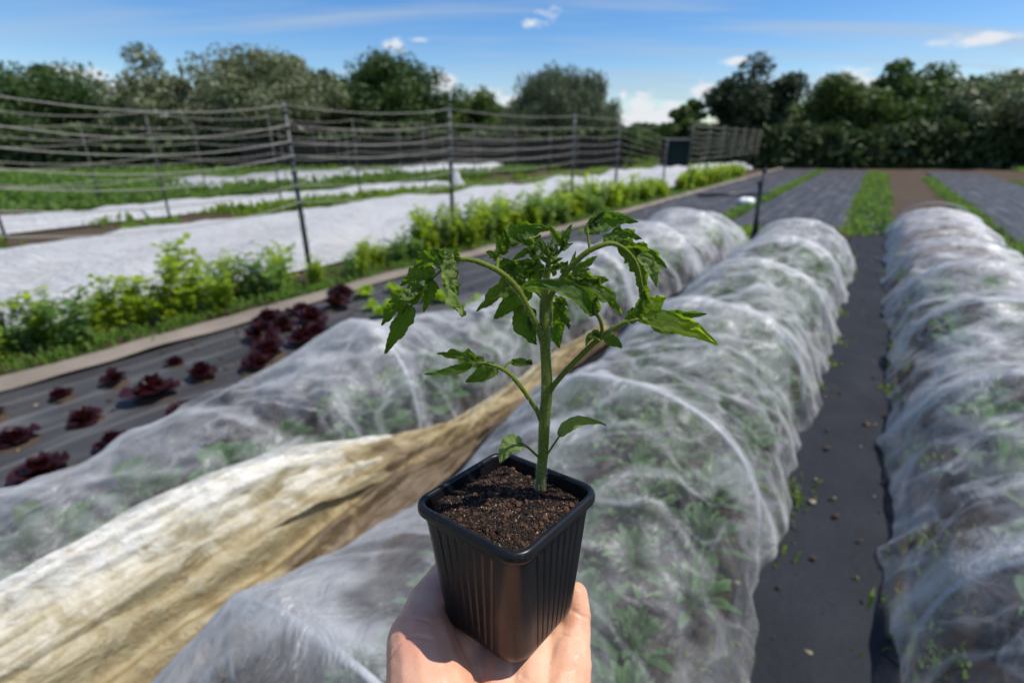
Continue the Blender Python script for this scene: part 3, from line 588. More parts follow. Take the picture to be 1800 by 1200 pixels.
# ------------------------------------------------------------------ lettuces on the mulch fabric
red = [(475, 572), (530, 556), (500, 585), (548, 572), (462, 602), (558, 600), (535, 606), (474, 630), (455, 652), (592, 545), (468, 615), (600, 525)]
for du in range(9):
    for dv_ in (2.75, 3.15, 3.55, 3.95, 4.3):
        pass
spots = [(G(*ground_at(x, y), .02), 1.25) for x, y in red]
spots += [(G(u + r.uniform(-.04, .04), v + r.uniform(-.04, .04), .02), r.uniform(.7, 1.35)) for u in np.arange(-2.6, 1.5, .34) for v in (2.75, 3.2, 3.65, 4.1)]
b = MB()
for p, q in spots: b.grid([[p + Vector((rr * q * cos(a) * (1 + .3 * fn(cos(a) * 2 + p.x * 9, sin(a) * 2)), rr * q * sin(a) * (1 + .3 * fn(sin(a) * 2 + p.y * 9, cos(a) * 2)), .006 + hz)) for a in [2 * pi * k / 14 for k in range(14)]] for rr, hz in ((.001, .02), (.05, .014), (.09, .002), (.10, -.01))], closed=True)
setp(b.build('planting_hole_soil', M['soil']), 'soil showing in the cut planting holes round the red lettuces', None, None, 'stuff')
place_copies([rosette(100 + i, 17, .12, .12, M['redlet'], .3, .75, 'red_lettuce') for i in range(4)], spots, 'dark red lettuce planted in the black woven fabric', 'lettuce', 'red lettuces on the black fabric', .8, 1.15, 6)
gr = [(645, 526), (655, 548), (672, 560), (684, 558), (690, 516), (700, 527), (752, 514), (762, 533), (775, 536), (1182, 372), (1135, 400), (1142, 399), (1022, 412), (840, 545)]
spots = [(G(*ground_at(x, y), .02), 1.5 if y > 450 else 1.0) for x, y in gr]
place_copies([rosette(120 + i, 13, .085, .09, M['greenlet'], .2, .55, 'green_lettuce') for i in range(3)], spots, 'small bright green lettuce planted in the black woven fabric', 'lettuce', 'green lettuces on the black fabric', .8, 1.15, 7)
spots = [(G(u, v, .02), .9) for u in np.arange(1.5, 9, .45) for v in (-2.7, -3.3, -3.9)]
place_copies([rosette(140 + i, 13, .11, .1, M['redlet'] if i else M['greenlet'], .2, .55, 'garden_lettuce') for i in range(3)], spots, 'lettuce planted in the fabric bed at the far right', 'lettuce', 'lettuces in the far right bed', .8, 1.15, 8)

# ------------------------------------------------------------------ trees
def tree(name, label, x, ytop, D, wpx, m, seed, leaves=9000, size=.17, lobes=10, shape='round', trunk=True, ybase=282, group=None):
    """x = centre column, ytop = row of the top, D = metres ahead, wpx = width in picture pixels"""
    leaves = int(leaves * 1.6); size *= .76; r = random.Random(seed); top = PX(x, ytop, D); base = Vector((top.x, D, 0)); depth = D * cos(PITCH) + (CAM_H - top.z) * sin(PITCH); Wd = wpx * depth / FPX * (1.0 if shape == 'willow' else 1.14); Ht = top.z * (1.0 if shape == 'willow' else 1.07)
    root = empty(name, base, label, 'tree', group)
    b = MB(); b.tube([Vector((0, 0, -.2)), Vector((Ht * .02, 0, Ht * .3)), Vector((-.1, 0, Ht * .65))], [Ht * .03, Ht * .022, Ht * .008], 8)
    cl = []
    for i in range(lobes * 5):
        if shape == 'cone': t = r.random() ** .8; a = r.uniform(0, 6.28); R_ = Wd / 2 * (1.02 - t) * r.uniform(.3, 1.); c = Vector((cos(a) * R_, sin(a) * R_, Ht * (.12 + .84 * t))); s = Wd * .10 * r.uniform(.6, 1.2) * (1.15 - .7 * t)
        elif shape == 'willow':
            a = r.uniform(0, 6.28); ph = math.asin(r.uniform(-.3, 1)); q = r.uniform(.4, 1.) ** .6 ; c = Vector((cos(a) * cos(ph) * Wd / 2 * q, sin(a) * cos(ph) * Wd / 2 * q, Ht * .42 + Ht * .52 * sin(ph) * q)); s = Wd * .08 * r.uniform(.7, 1.25)
        else:
            a = r.uniform(0, 6.28); ph = math.asin(r.uniform(-.75, 1)); q = r.uniform(.3, .93); c = Vector((cos(a) * cos(ph) * Wd / 2 * q, sin(a) * cos(ph) * Wd / 2 * q, Ht * .5 + Ht * .45 * sin(ph) * q)); s = Wd * .085 * r.uniform(.55, 1.35)
            c.x += .12 * Wd * fn(c.z * .4, seed * 1.3); 
        cl.append((c, s))
        if i % 4 == 0:
            st = Vector((0, 0, Ht * r.uniform(.2, .5))); b.tube([st, st.lerp(c, .5) + Vector((0, 0, .06 * Ht)), c], [Ht * .010, Ht * .006, Ht * .003], 5, False)
    b.build('trunk', M['bark'], root)
    g = np.random.default_rng(seed); n = leaves; ci = g.integers(0, len(cl), n); C_ = np.array([tuple(c) for c, s in cl]); Sg = np.array([s for c, s in cl])
    dd = g.normal(size=(n, 3)); dd /= np.linalg.norm(dd, axis=1)[:, None]; rad = g.random(n) ** .45
    P = C_[ci] + dd * (Sg[ci] * rad * (1.25 if shape != 'willow' else 1.))[:, None] * np.array([1.15, 1.15, .9 if shape != 'willow' else 1.5])
    P[:, 2] = np.clip(P[:, 2], .2, None)
    nrm = dd + g.normal(size=(n, 3)) * .7; nrm /= np.linalg.norm(nrm, axis=1)[:, None]; t1 = np.cross(nrm, g.normal(size=(n, 3))); 
    if shape == 'willow': t1 = np.stack([g.normal(size=n) * .3, g.normal(size=n) * .3, -np.ones(n)], 1)
    t1 /= np.linalg.norm(t1, axis=1)[:, None]; t2 = np.cross(nrm, t1); sz = size * (.6 + .8 * g.random(n)); asp = .3 if shape == 'willow' else .55
    Vv = np.stack([P - t1 * sz[:, None], P + t2 * (sz * asp)[:, None], P + t1 * sz[:, None], P - t2 * (sz * asp)[:, None]], 1).reshape(-1, 3)
    F_ = (np.arange(n)[:, None] * 4 + np.arange(4)).tolist(); mobj('crown', Vv, F_, m, root, False); return root
tree('broadleaf_tree', 'silvery grey-green tree at the left behind the fences', 470, 78, 34, 225, M['tree_g'], 11, 17000, .15, 18)
tree('broadleaf_tree', 'tallest dark green tree, second of the tree line and behind the left fence panels', 662, 98, 38, 245, M['tree'], 12, 26000, .17, 22)
tree('broadleaf_tree', 'low olive tree between the dark tree and the domed willow', 818, 154, 44, 140, M['tree_o'], 13, 12000, .18, 16)
tree('willow_tree', 'wide domed grey-green willow in the middle of the tree line', 990, 118, 36, 205, M['willow'], 14, 30000, .17, 34, 'willow')
tree('slender_tree', 'small narrow green tree beside the dark shed', 1206, 164, 34, 70, M['tree_o'], 15, 6000, .16, 10, 'round')
tree('evergreen_tree', 'dark ragged tree with drooping branches at the right of the tree line', 1330, 108, 34, 185, M['tree_d'], 16, 11000, .17, 9, 'round')
tree('broadleaf_tree', 'dark low bushy tree at the foot of the willow', 1110, 222, 40, 90, M['tree'], 17, 4000, .2)
tree('broadleaf_tree', 'low rounded bush left of the dark shed', 1160, 222, 46, 70, M['tree_o'], 18, 4000, .2)
tree('broadleaf_tree', 'tall silvery tree at the far left edge of the picture', 300, 96, 36, 240, M['tree_g'], 19, 13000, .18)
tree('broadleaf_tree', 'dark tree filling the far left corner of the tree line', 90, 120, 40, 280, M['tree'], 20, 13000, .2)
tree('broadleaf_tree', 'olive green tree right of the ragged evergreen', 1470, 136, 36, 190, M['tree_o'], 21, 11000, .19)
tree('broadleaf_tree', 'dark green tree second from the right end of the tree line', 1620, 106, 38, 200, M['tree'], 22, 12000, .2)
tree('broadleaf_tree', 'grey-green tree at the far right edge of the picture', 1790, 126, 34, 220, M['tree_g'], 23, 12000, .19)
tree('broadleaf_tree', 'low dark bush below the tallest tree at the left', 560, 190, 42, 120, M['tree'], 24, 4000, .2)
tree('broadleaf_tree', 'low dark bush between the olive tree and the willow', 900, 196, 48, 110, M['tree'], 25, 4000, .22)

# far hedge along the boundary
def hedge(label, x0, x1, D, h, seed, n=16000):
    g = np.random.default_rng(int(seed)); A = PX(x0, 245, D).x; B = PX(x1, 245, D).x; X = g.uniform(A, B, n)
    hh = np.array([h * (1 + .32 * fn(float(x) * .22, seed) + .15 * fn(float(x) * .9, seed)) for x in X]); Z = g.random(n) ** .8 * hh; Yv = D + g.normal(size=n) * .5
    P = np.stack([X, Yv, Z], 1); nrm = g.normal(size=(n, 3)); nrm[:, 1] -= .6; nrm /= np.linalg.norm(nrm, axis=1)[:, None]; t1 = np.cross(nrm, g.normal(size=(n, 3))); t1 /= np.linalg.norm(t1, axis=1)[:, None]; t2 = np.cross(nrm, t1); s = .22 * (.6 + g.random(n))[:, None]
    Vv = np.stack([P - t1 * s, P + t2 * s * .6, P + t1 * s, P - t2 * s * .6], 1).reshape(-1, 3); o = mobj('boundary_hedge', Vv, (np.arange(n)[:, None] * 4 + np.arange(4)).tolist(), M['hedge'], None, False)
    return setp(o, label, None, None, 'stuff')
hedge('dark dense boundary hedge below the trees on the left', -250, 1110, 33, 2.15, 3., 26000)
hedge('dark hedge below the trees on the right', 1205, 2150, 33, 2.3, 4., 20000)
hedge('low distant hedge between the willow and the evergreen', 1080, 1260, 50, 2.6, 6., 5000)
# board fence in front of the hedge
b0 = PX(430, 280, 31); fr = empty('board_fence', Vector((b0.x, 31, 0)), 'weathered dark board fence seen behind all the string fences', 'fence')
x = 0; i = 0; xe = PX(1090, 280, 31).x - b0.x; bme = None
bb = MB(); bb.box((0, 0, .8), (.14, .014, .8)); src = bb.build('board', M['board'], fr, False); 
r = random.Random(3)
while x < xe:
    c = src if i == 0 else src.copy()
    if i: col.objects.link(c)
    c.parent = fr; c.location = (x, r.uniform(-.012, .012), 0); c.scale = (1, 1, r.uniform(.95, 1.04)); x += .31; i += 1
# dark shed
sp_ = PX(1185, 285, 29.5); D = 29.5; shd = empty('garden_shed', Vector((sp_.x, D, 0)), 'small dark green shed beside the narrow tree, in a gap of the hedge', 'shed')
b = MB(); b.box((0, 0, .78), (.62, .6, .78)); b.build('wall', M['shed'], shd, False)
b = MB(); b.box((0, -.02, 1.60), (.70, .70, .035), Matrix.Rotation(.06, 3, 'X')); b.build('roof', M['shedroof'], shd, False)
b = MB(); b.box((-.1, -.615, .72), (.34, .012, .66)); b.build('door', simple('shed_door', (.008, .019, .019), .8, .1), shd, False)

# ------------------------------------------------------------------ plant pot
POT_C = Vector((-.0031, .2800, 1.3787)); POT_ROT = Matrix.Rotation(radians(-.9), 3, 'Y') @ Matrix.Rotation(radians(-5.05), 3, 'X') @ Matrix.Rotation(radians(50.8), 3, 'Z')
pot = empty('plant_pot', POT_C, 'square black ribbed plastic pot held in the palm of the hand', 'plant pot'); pot.rotation_euler = POT_ROT.to_euler()
HS = .046; HT = .100
def rsq(h, rc, n=10, ribs=None, ribamp=0.):      # rounded square outline, with (x, y)
    pts = []
    for q in range(4):
        cx, cy = [(1, 1), (-1, 1), (-1, -1), (1, -1)][q]; a0 = q * pi / 2
        for i in range(n + 1):
            a = a0 + pi / 2 * i / n; pts.append((cx * (h - rc) + rc * cos(a), cy * (h - rc) + rc * sin(a)))
        # straight side to the next corner
        nx, ny = [(-1, 1), (-1, -1), (1, -1), (1, 1)][q]; st = pts[-1]; a1 = a0 + pi / 2; en = (nx * (h - rc) + rc * cos(a1), ny * (h - rc) + rc * sin(a1)); m_ = 96
        nrm = (cos(a1), sin(a1))
        for k in range(1, m_):
            t = k / m_; off = 0
            if ribamp:
                w = t * 8.0; ff = abs((w % 1) - .5) * 2; off = -ribamp * (1 if ff > .78 else 0) * (1 if .10 < t < .90 else 0)
            pts.append((st[0] + (en[0] - st[0]) * t + nrm[0] * off, st[1] + (en[1] - st[1]) * t + nrm[1] * off))
    return pts
b = MB(); rows = []
for z, k, rc, ra in [(-.004, .915, .010, .0), (-.012, .905, .0105, .0), (-.0135, .902, .0115, .0009), (-.05, .85, .0135, .0011), (-.084, .800, .0155, .0011), (-.088, .79, .0155, .0005), (-.092, .77, .0155, 0), (-.0955, .72, .0145, 0), (-.0965, .62, .012, 0)]:
    rows.append([Vector((x, y, z)) for x, y in rsq(HS * k, rc, ribamp=ra)])
nn = len(rows[0]); b.grid(rows, closed=True); b.f.append(tuple(len(b.v) - nn + j for j in range(nn)))
b.mi.append(0)
# inner wall
b.grid([[Vector((x, y, z)) for x, y in rsq(HS * k, .009)] for z, k in [(-.0005, .893), (-.012, .880), (-.03, .83)]], closed=True)
b.build('pot_body', M['pot'], pot)
b = MB(); rows = []                               # rolled rim
for (dk, z) in [(.893, -.002), (.902, .0004), (.925, .0013), (.965, .0013), (.988, .0002), (.999, -.0018), (.998, -.0046), (.985, -.0060), (.96, -.0062), (.95, -.0048), (.905, -.0046)]:
    rows.append([Vector((x, y, z)) for x, y in rsq(HS * dk, .0105 + (dk - .9) * .03)])
b.grid(rows, closed=True); b.build('rim', M['pot'], pot)

# compost in the pot
CZ = -.0095
def soil_z(x, y): return CZ +   .0018 * fbm(x * 60, y * 60, 1., 4) + .0034 * fn(x * 38, y * 38, 5.) + .0012 * (1 - (x * x + y * y) / .0032)
n = 90; k = HS * .875; b = MB()
def sq(x, y):
    return Vector((x, y, soil_z(x, y)))
b.grid([[sq(-k + 2 * k * i / n, -k + 2 * k * j / n) if (abs(-k + 2 * k * i / n) + abs(-k + 2 * k * j / n)) < 1.9 * k else sq((-k + 2 * k * i / n) * .95, (-k + 2 * k * j / n) * .95) for j in range(n + 1)] for i in range(n + 1)])
comp = b.build('potting_compost', M['compost']); comp.location = POT_C; comp.rotation_euler = POT_ROT.to_euler()
setp(comp, 'dark crumbly potting compost filling the black pot', 'compost', None, 'stuff')
ico = bmesh.new(); bmesh.ops.create_icosphere(ico, subdivisions=1, radius=1.); IV = np.array([tuple(v.co) for v in ico.verts]); IF = [[v.index for v in f.verts] for f in ico.faces]; ico.free()
g = np.random.default_rng(7)
def crumbs(nm, n, lo, hi, m, flat=1., long=1.):
    VV = []; FF = []
    P = g.uniform(-k * .985, k * .985, (n, 2)); sz = lo + (hi - lo) * g.random(n) ** 2.5
    for i in range(n):
        x, y = P[i]
        q = g.normal(size=(3, 3)); u_, _, vt = np.linalg.svd(q); V_ = IV * g.uniform(.55, 1.25, (len(IV), 1)) * sz[i] * np.array([long, 1, flat]); V_ = V_ @ u_
        FF += [[a + 12 * i for a in f] for f in IF]; VV.append(V_ + np.array([x, y, soil_z(x, y) + sz[i] * .35]))
    return mobj(nm, np.concatenate(VV), FF, m, comp, False)
for o in (crumbs('crumbs', 7500, .0003, .0014, M['crumb_dark']), crumbs('crumbs', 2600, .0003, .0012, M['crumb_brown']), crumbs('clumps', 150, .0012, .0030, M['crumb_brown'], .8), crumbs('clumps', 60, .0012, .0028, M['crumb_dark'], .8), crumbs('grit', 650, .0003, .0009, M['crumb_pale']), crumbs('fibres', 420, .00018, .0004, M['crumb_brown'], 1., 9.), crumbs('fibres', 160, .00018, .00035, M['crumb_pale'], 1., 8.)):
    o['kind'] = 'stuff'

# ------------------------------------------------------------------ tomato seedling
YP = .298
def P3(x, y, dy=0.): return PX(x, y, YP + dy)
plant_o = P3(948, 875); tom = empty('tomato_seedling', plant_o, 'young tomato plant with lobed drooping leaves growing in the black pot', 'tomato plant')
def local(pts): return [p - plant_o for p in pts]
mm_px = YP / cos(0) / 900 * 1.13
hairs_src = []
def stalk(pts, rad, parent, name, n=12, per=8, hair=1.0, m='stem'):
    path = spline([P3(*p) for p in pts], per); N = len(path); rr = [np.interp(i / (N - 1), np.linspace(0, 1, len(rad)), rad) * mm_px * (.84 if name == 'stem' else .74) for i in range(N)]
    rr = [q * (1 + .05 * fn(i * .7, q * 900)) for i, q in enumerate(rr)]
    b = MB(); b.tube(local(path), rr, n); o = b.build(name, M[m], parent); hairs_src.append((path, rr, hair)); return o, path
VIEW = lambda p: (Vector((0, 0, CAM_H)) - p).normalized()
def leaflet(parent, base, ctrl, tip, w, roll=0., lobe=.35, nl=3, curl=.5, mt='leaf', seed=0, wav=.30, ow=None):
    """midrib from base over ctrl to tip (pixel x, pixel y, metres behind the stem); w = widest span in pixels"""
    lobe = min(.62, lobe * 1.35); r = random.Random(seed * 31 + int(base[0])); p0, p1, p2 = P3(*base), P3(*ctrl), P3(*tip); n = 42; mid = bez(p0, p1, p2, n); m_ = 10; rows = []; uvs = []
    prev = None
    for i, c in enumerate(mid):
        t = i / n; T = (mid[min(n, i + 1)] - mid[max(0, i - 1)]).normalized(); vw = VIEW(c); Sd = T.cross(vw).normalized()
        if prev is not None and Sd.dot(prev) < 0: Sd = -Sd
        prev = Sd; q = Matrix.Rotation(roll + .25 * sin(t * 3 + seed), 3, T); Sr = q @ Sd; Nr = T.cross(Sr).normalized()
        prof = (sin(pi * min(1, t ** .72)) ** .62) * (1 - .45 * t ** 2.5) if 0 < t < 1 else 0.0
        hw = w * .5 * mm_px * 1.38 / max(.35, abs(cos(roll)))
        row = []; ur = []
        for j in range(m_ + 1):
            s = j / m_ * 2 - 1; sgn = 1 if s > 0 else -1
            ph = (t * nl + (.18 if sgn > 0 else -.1) + seed * .37) % 1.0; saw = ph ** 1.3 if ph < .8 else (1 - ph) / .2 * .75
            lb = 1 - lobe * (1 - saw) * min(1, t * 5) ; fine = 1 - .10 * abs(((t * nl * 3.3) % 1) - .5) * 2
            ww = hw * prof * lb * fine * abs(s); back = -T * (ww * .35 * lobe * 1.2) * (-1)
            z = -curl * hw * prof * (s * s) + wav * hw * (fn(t * 5 + seed * 3.3, s * 2.0, seed) + .5 * fn(t * 13 + seed, s * 5., seed)) + .05 * hw * sin(t * nl * 2 * pi) * abs(s)
            row.append(c + Sr * (ww * sgn) + back * abs(s) * .6 + Nr * z - plant_o); ur.append((j / m_, t))
        rows.append(row); uvs.append(ur)
    b = MB(); b.grid(rows, uv=uvs); o = b.build('leaflet', M[mt], parent); return o
# main stem
st, stem_path = stalk([(948, 884), (951, 840), (955, 790), (957, 740), (961, 690), (960, 640), (957, 590), (956, 545), (958, 510), (963, 475), (965, 450)], [11.5, 11, 11.5, 12, 12, 10.5, 10, 8.5, 7.5, 6, 4.5], tom, 'stem', 16, 8, 1.6)
def leafthing(pts, rad, hair=.7): return stalk(pts, rad, tom, 'leaf', 10, 8, hair)[0]
PALE_ROLL = -.75
# 1: left upper leaf, arching over and drooping
L = leafthing([(957, 612, 0), (946, 578, -.004), (930, 545, -.006), (908, 506, -.008), (880, 479, -.01), (850, 464, -.012), (822, 456, -.013), (800, 459, -.014), (775, 476, -.012), (748, 502, -.010), (722, 540, -.008)], [7.5, 6.5, 6.5, 6.5, 6, 5.5, 5, 4, 3, 2.5, 1.5])
leaflet(L, (800, 459, -.016), (768, 498, -.028), (815, 556, -.026), 38, PALE_ROLL, .5, 2, .1, 'leaf_pale', 3)
leaflet(L, (797, 466, -.013), (790, 510, -.006), (806, 548, -.008), 24, .5, .3, 2, .3, 'leaf', 5)
leaflet(L, (786, 468, -.012), (752, 448, -.004), (728, 470, -.002), 34, .3, .35, 3, .5, 'leaf', 7)
leaflet(L, (795, 461, -.014), (782, 448, -.01), (763, 436, -.008), 18, -.4, .3, 2, .3, 'leaf', 9)
leaflet(L, (793, 460, -.014), (784, 446, -.014), (781, 434, -.014), 10, .2, .2, 2, .2, 'leaf_pale', 11)
leaflet(L, (765, 485, -.011), (735, 478, -.004), (705, 502, 0), 34, .25, .4, 3, .4, 'leaf', 13)
leaflet(L, (760, 490, -.011), (748, 510, -.016), (744, 548, -.014), 24, -.4, .25, 2, .5, 'leaf', 15)
leaflet(L, (745, 505, -.010), (700, 520, -.004), (672, 572, -.002), 38, .2, .4, 3, .4, 'leaf', 17)
leaflet(L, (724, 536, -.008), (705, 565, -.008), (676, 622, -.006), 26, -.35, .2, 3, .5, 'leaf', 19)
leaflet(L, (740, 508, -.010), (720, 520, -.014), (700, 525, -.013), 16, .8, .2, 2, .3, 'leaf_pale', 21)
leaflet(L, (806, 458, -.013), (800, 448, -.015), (803, 436, -.015), 9, .3, .1, 2, .7, 'leaf', 22)
# 2: leaf branching up off it, pointing up and right
L = leafthing([(872, 476, -.009), (876, 455, -.004), (886, 438, .002), (902, 424, .006), (925, 412, .010), (950, 405, .012)], [4, 4, 3.5, 3, 2.5, 1.5], .5)
leaflet(L, (892, 433, .003), (905, 398, .006), (968, 402, .012), 34, .2, .3, 4, .3, 'leaf', 23)
leaflet(L, (880, 446, 0), (892, 428, 0), (886, 402, -.002), 20, -.3, .25, 2, .3, 'leaf', 25)
leaflet(L, (878, 452, -.002), (878, 432, -.004), (871, 412, -.004), 13, .5, .2, 2, .4, 'leaf', 27)
leaflet(L, (876, 458, -.004), (870, 446, -.003), (854, 443, 0), 18, .3, .45, 2, .3, 'leaf', 29)
leaflet(L, (915, 420, .008), (935, 425, .004), (950, 412, .004), 14, .6, .3, 2, .5, 'leaf', 31)
leaflet(L, (885, 468, .0), (905, 470, .008), (935, 476, .01), 36, .2, .4, 3, .3, 'leaf', 33)
leaflet(L, (884, 455, .004), (890, 475, .01), (905, 500, .012), 30, .1, .3, 3, .3, 'leaf', 35)
# 3: right upper leaf, long arch and drooping tip
L = leafthing([(958, 548, 0), (966, 525, -.002), (980, 500, -.004), (1002, 470, -.005), (1028, 446, -.006), (1050, 434, -.006), (1075, 428, -.005), (1098, 438, -.004), (1117, 460, -.004), (1126, 490, -.004), (1130, 520, -.004)], [7, 6, 6, 6, 6, 5.5, 5, 4.5, 4, 3, 1.5])
leaflet(L, (1065, 430, -.005), (1088, 398, .004), (1128, 420, .008), 34, .1, .45, 3, .2, 'leaf', 37)
leaflet(L, (1085, 430, -.004), (1135, 440, .003), (1128, 532, -.003), 36, -.2, .3, 4, .35, 'leaf', 39)
leaflet(L, (1115, 440, -.002), (1142, 440, .003), (1173, 472, .005), 20, .2, .3, 3, .4, 'leaf', 41)
leaflet(L, (1120, 450, -.006), (1150, 465, -.010), (1154, 505, -.012), 20, -.5, .2, 3, .4, 'leaf_pale', 43)
leaflet(L, (1112, 434, 0), (1125, 427, .002), (1138, 430, .003), 12, .5, .2, 2, .4, 'leaf', 45)
leaflet(L, (1128, 500, -.003), (1140, 520, -.005), (1131, 548, -.004), 16, .4, .2, 2, .5, 'leaf', 47)
L = leafthing([(1037, 441, -.006), (1035, 425, -.004), (1033, 410, -.002), (1034, 400, 0)], [3.2, 2.8, 2.5, 2], .4)
leaflet(L, (1034, 412, -.002), (1060, 372, .004), (1123, 391, .008), 26, .15, .12, 4, .2, 'leaf', 49)
leaflet(L, (1034, 404, 0), (1040, 385, 0), (1062, 372, .002), 14, .6, .2, 2, .5, 'leaf', 51)
leaflet(L, (1034, 400, 0), (1042, 386, .003), (1045, 370, .004), 8, .4, .2, 2, .5, 'leaf_pale', 53)
leaflet(L, (1033, 412, -.003), (1028, 402, -.004), (1033, 392, -.005), 7, .3, .1, 2, .5, 'leaf_pale', 55)
# 4: mid right leaf, two pointed lobes
L = leafthing([(960, 520, .004), (975, 505, .010), (995, 494, .014), (1015, 490, .016)], [4, 3.5, 3, 2], .4)
leaflet(L, (1000, 494, .014), (1040, 488, .018), (1071, 493, .020), 30, .1, .5, 2, .2, 'leaf', 57)
leaflet(L, (1008, 498, .014), (1062, 500, .016), (1093, 554, .016), 36, -.1, .4, 3, .2, 'leaf', 59)
leaflet(L, (995, 494, .012), (1015, 478, .012), (1037, 472, .014), 22, .2, .4, 2, .2, 'leaf', 61)
leaflet(L, (1005, 475, -.002), (1028, 462, 0), (1050, 450, .002), 18, .3, .3, 2, .4, 'leaf', 63)
# 5: right lower leaf with long stalk
L = leafthing([(963, 694, 0), (975, 675, -.003), (1000, 646, -.006), (1030, 616, -.008), (1055, 594, -.010), (1080, 577, -.012), (1100, 566, -.013), (1125, 561, -.013), (1150, 564, -.012)], [7, 6.5, 6, 6, 6, 5, 4.8, 4, 2])
leaflet(L, (1118, 562, -.013), (1138, 540, -.008), (1170, 522, -.004), 34, .1, .1, 2, .15, 'leaf_y', 65)
leaflet(L, (1125, 560, -.013), (1200, 560, -.012), (1262, 606, -.014), 30, -.1, .12, 3, .2, 'leaf_y', 67)
leaflet(L, (1140, 556, -.006), (1190, 550, .002), (1243, 552, .004), 20, .3, .12, 3, .6, 'leaf', 69)
leaflet(L, (1145, 566, -.010), (1170, 582, -.006), (1200, 582, -.004), 16, .2, .1, 2, .3, 'leaf', 71)
leaflet(L, (1120, 562, -.012), (1108, 560, -.008), (1112, 540, -.004), 20, .3, .1, 2, .5, 'leaf', 73)
leaflet(L, (1124, 562, -.013), (1120, 545, -.012), (1131, 520, -.012), 12, .3, .1, 2, .5, 'leaf', 74)
# side stalk off it, with a dark leaflet reaching left across the stem
L2 = stalk([(1057, 592, -.010), (1058, 575, -.014), (1053, 558, -.018), (1046, 548, -.020), (1046, 535, -.021)], [4.5, 4, 4, 5, 5], tom, 'leaf', 10, 8, .5)[0]
leaflet(L2, (1047, 553, -.020), (1008, 494, -.026), (922, 502, -.022), 27, .35, .12, 3, .5, 'leaf', 75)
leaflet(L2, (1046, 553, -.020), (1044, 535, -.022), (1052, 518, -.022), 13, .2, .05, 2, .6, 'leaf', 77)
leaflet(L, (1060, 594, -.010), (1080, 596, -.008), (1094, 612, -.008), 17, .1, .15, 2, .2, 'leaf', 79)
leaflet(L, (1056, 596, -.010), (1040, 586, -.012), (1030, 608, -.014), 13, .6, .1, 2, .7, 'leaf', 81)
leaflet(L, (1055, 594, -.010), (1042, 588, -.011), (1030, 591, -.012), 9, .3, .1, 2, .4, 'leaf', 83)
# 6: left lower leaf
L = leafthing([(951, 738, 0), (944, 722, -.003), (930, 700, -.006), (912, 675, -.008), (895, 657, -.010), (878, 646, -.012), (858, 640, -.013), (838, 637, -.013)], [6.5, 6, 5.5, 5.5, 5, 4, 3.5, 2])
leaflet(L, (850, 640, -.013), (815, 620, -.010), (768, 622, -.008), 28, .2, .45, 3, .3, 'leaf', 85)
leaflet(L, (830, 640, -.013), (795, 660, -.014), (746, 658, -.014), 14, .4, .1, 3, .6, 'leaf', 87)
leaflet(L, (875, 645, -.012), (855, 655, -.014), (818, 671, -.016), 26, .2, .1, 3, .3, 'leaf', 89)
leaflet(L, (842, 634, -.012), (835, 627, -.010), (822, 630, -.010), 9, .6, .3, 2, .5, 'leaf', 90)
L2 = stalk([(892, 656, -.010), (889, 645, -.008), (895, 637, -.006), (905, 636, -.005)], [3, 3, 3, 2.5], tom, 'leaf', 8, 6, .4)[0]
leaflet(L2, (898, 637, -.006), (915, 634, -.004), (937, 640, -.003), 13, .3, .15, 2, .4, 'leaf', 91)
leaflet(L2, (925, 637, -.004), (934, 634, -.003), (934, 642, -.003), 8, .3, .15, 2, .6, 'leaf', 92)
# 7, 8: seed leaves near the compost
L = stalk([(958, 806, 0), (966, 792, -.003), (978, 774, -.005), (986, 762, -.006)], [3, 2.6, 2.4, 2], tom, 'seed_leaf', 8, 6, .4)[0]
leaflet(L, (983, 767, -.006), (1005, 722, -.005), (1066, 747, .002), 17, .3, 0.0, 2, .35, 'leaf_pale', 93)
L = stalk([(951, 806, 0), (940, 797, -.004), (928, 786, -.007), (916, 780, -.009), (905, 780, -.010)], [3.6, 3, 3, 2.6, 2], tom, 'seed_leaf', 8, 6, .4)[0]
leaflet(L, (918, 779, -.009), (890, 776, -.016), (880, 814, -.020), 28, .2, 0.0, 2, .3, 'leaf_pale', 95)
# 9: crown of small young leaves, and leaves hanging behind the stem
def young(base, tip, w, seed, dy=0., roll=.3, mt='leaf', lobe=.4, nl=3, parent=None, bend=(0, 0)):
    c = ((base[0] + tip[0]) / 2 + bend[0], (base[1] + tip[1]) / 2 + bend[1], dy); ex, ey = tip[0] - base[0], tip[1] - base[1]; leaflet(parent or tom_c, (*base, dy), c, (tip[0] + .22 * ex, tip[1] + .22 * ey, dy + .003), w * .72, roll, lobe * .6, nl, .45, mt, seed, .16)
tom_c = leafthing([(962, 500, .002), (956, 482, .006), (948, 465, .01), (940, 448, .012), (936, 430, .014)], [5, 4, 3, 2.5, 1.5], 1.)
for q in [((945, 460), (925, 440), 14), ((940, 450), (922, 428), 12), ((938, 445), (948, 418), 13), ((950, 470), (915, 462), 22), ((946, 465), (922, 488), 26), ((950, 475), (930, 505), 28), ((935, 440), (905, 455), 16), ((955, 480), (940, 455), 12), ((945, 455), (960, 440), 10)]:
    young(*q, int(q[0][0] + q[1][1]), .006, bend=(3, -4))
tom_c = leafthing([(964, 470, 0), (972, 455, .002), (984, 442, .004), (992, 428, .005), (988, 412, .006)], [4.5, 3.5, 3, 2.4, 1.5], 1.)
for q in [((990, 432), (968, 402), 20), ((990, 430), (1003, 400), 16), ((986, 440), (1004, 430), 12), ((984, 442), (996, 418), 9), ((976, 452), (950, 428), 14), ((978, 452), (964, 430), 10), ((980, 446), (978, 425), 8), ((992, 428), (990, 408), 8)]:
    young(*q, int(q[0][0] + q[1][1]), .003, bend=(-3, -3))
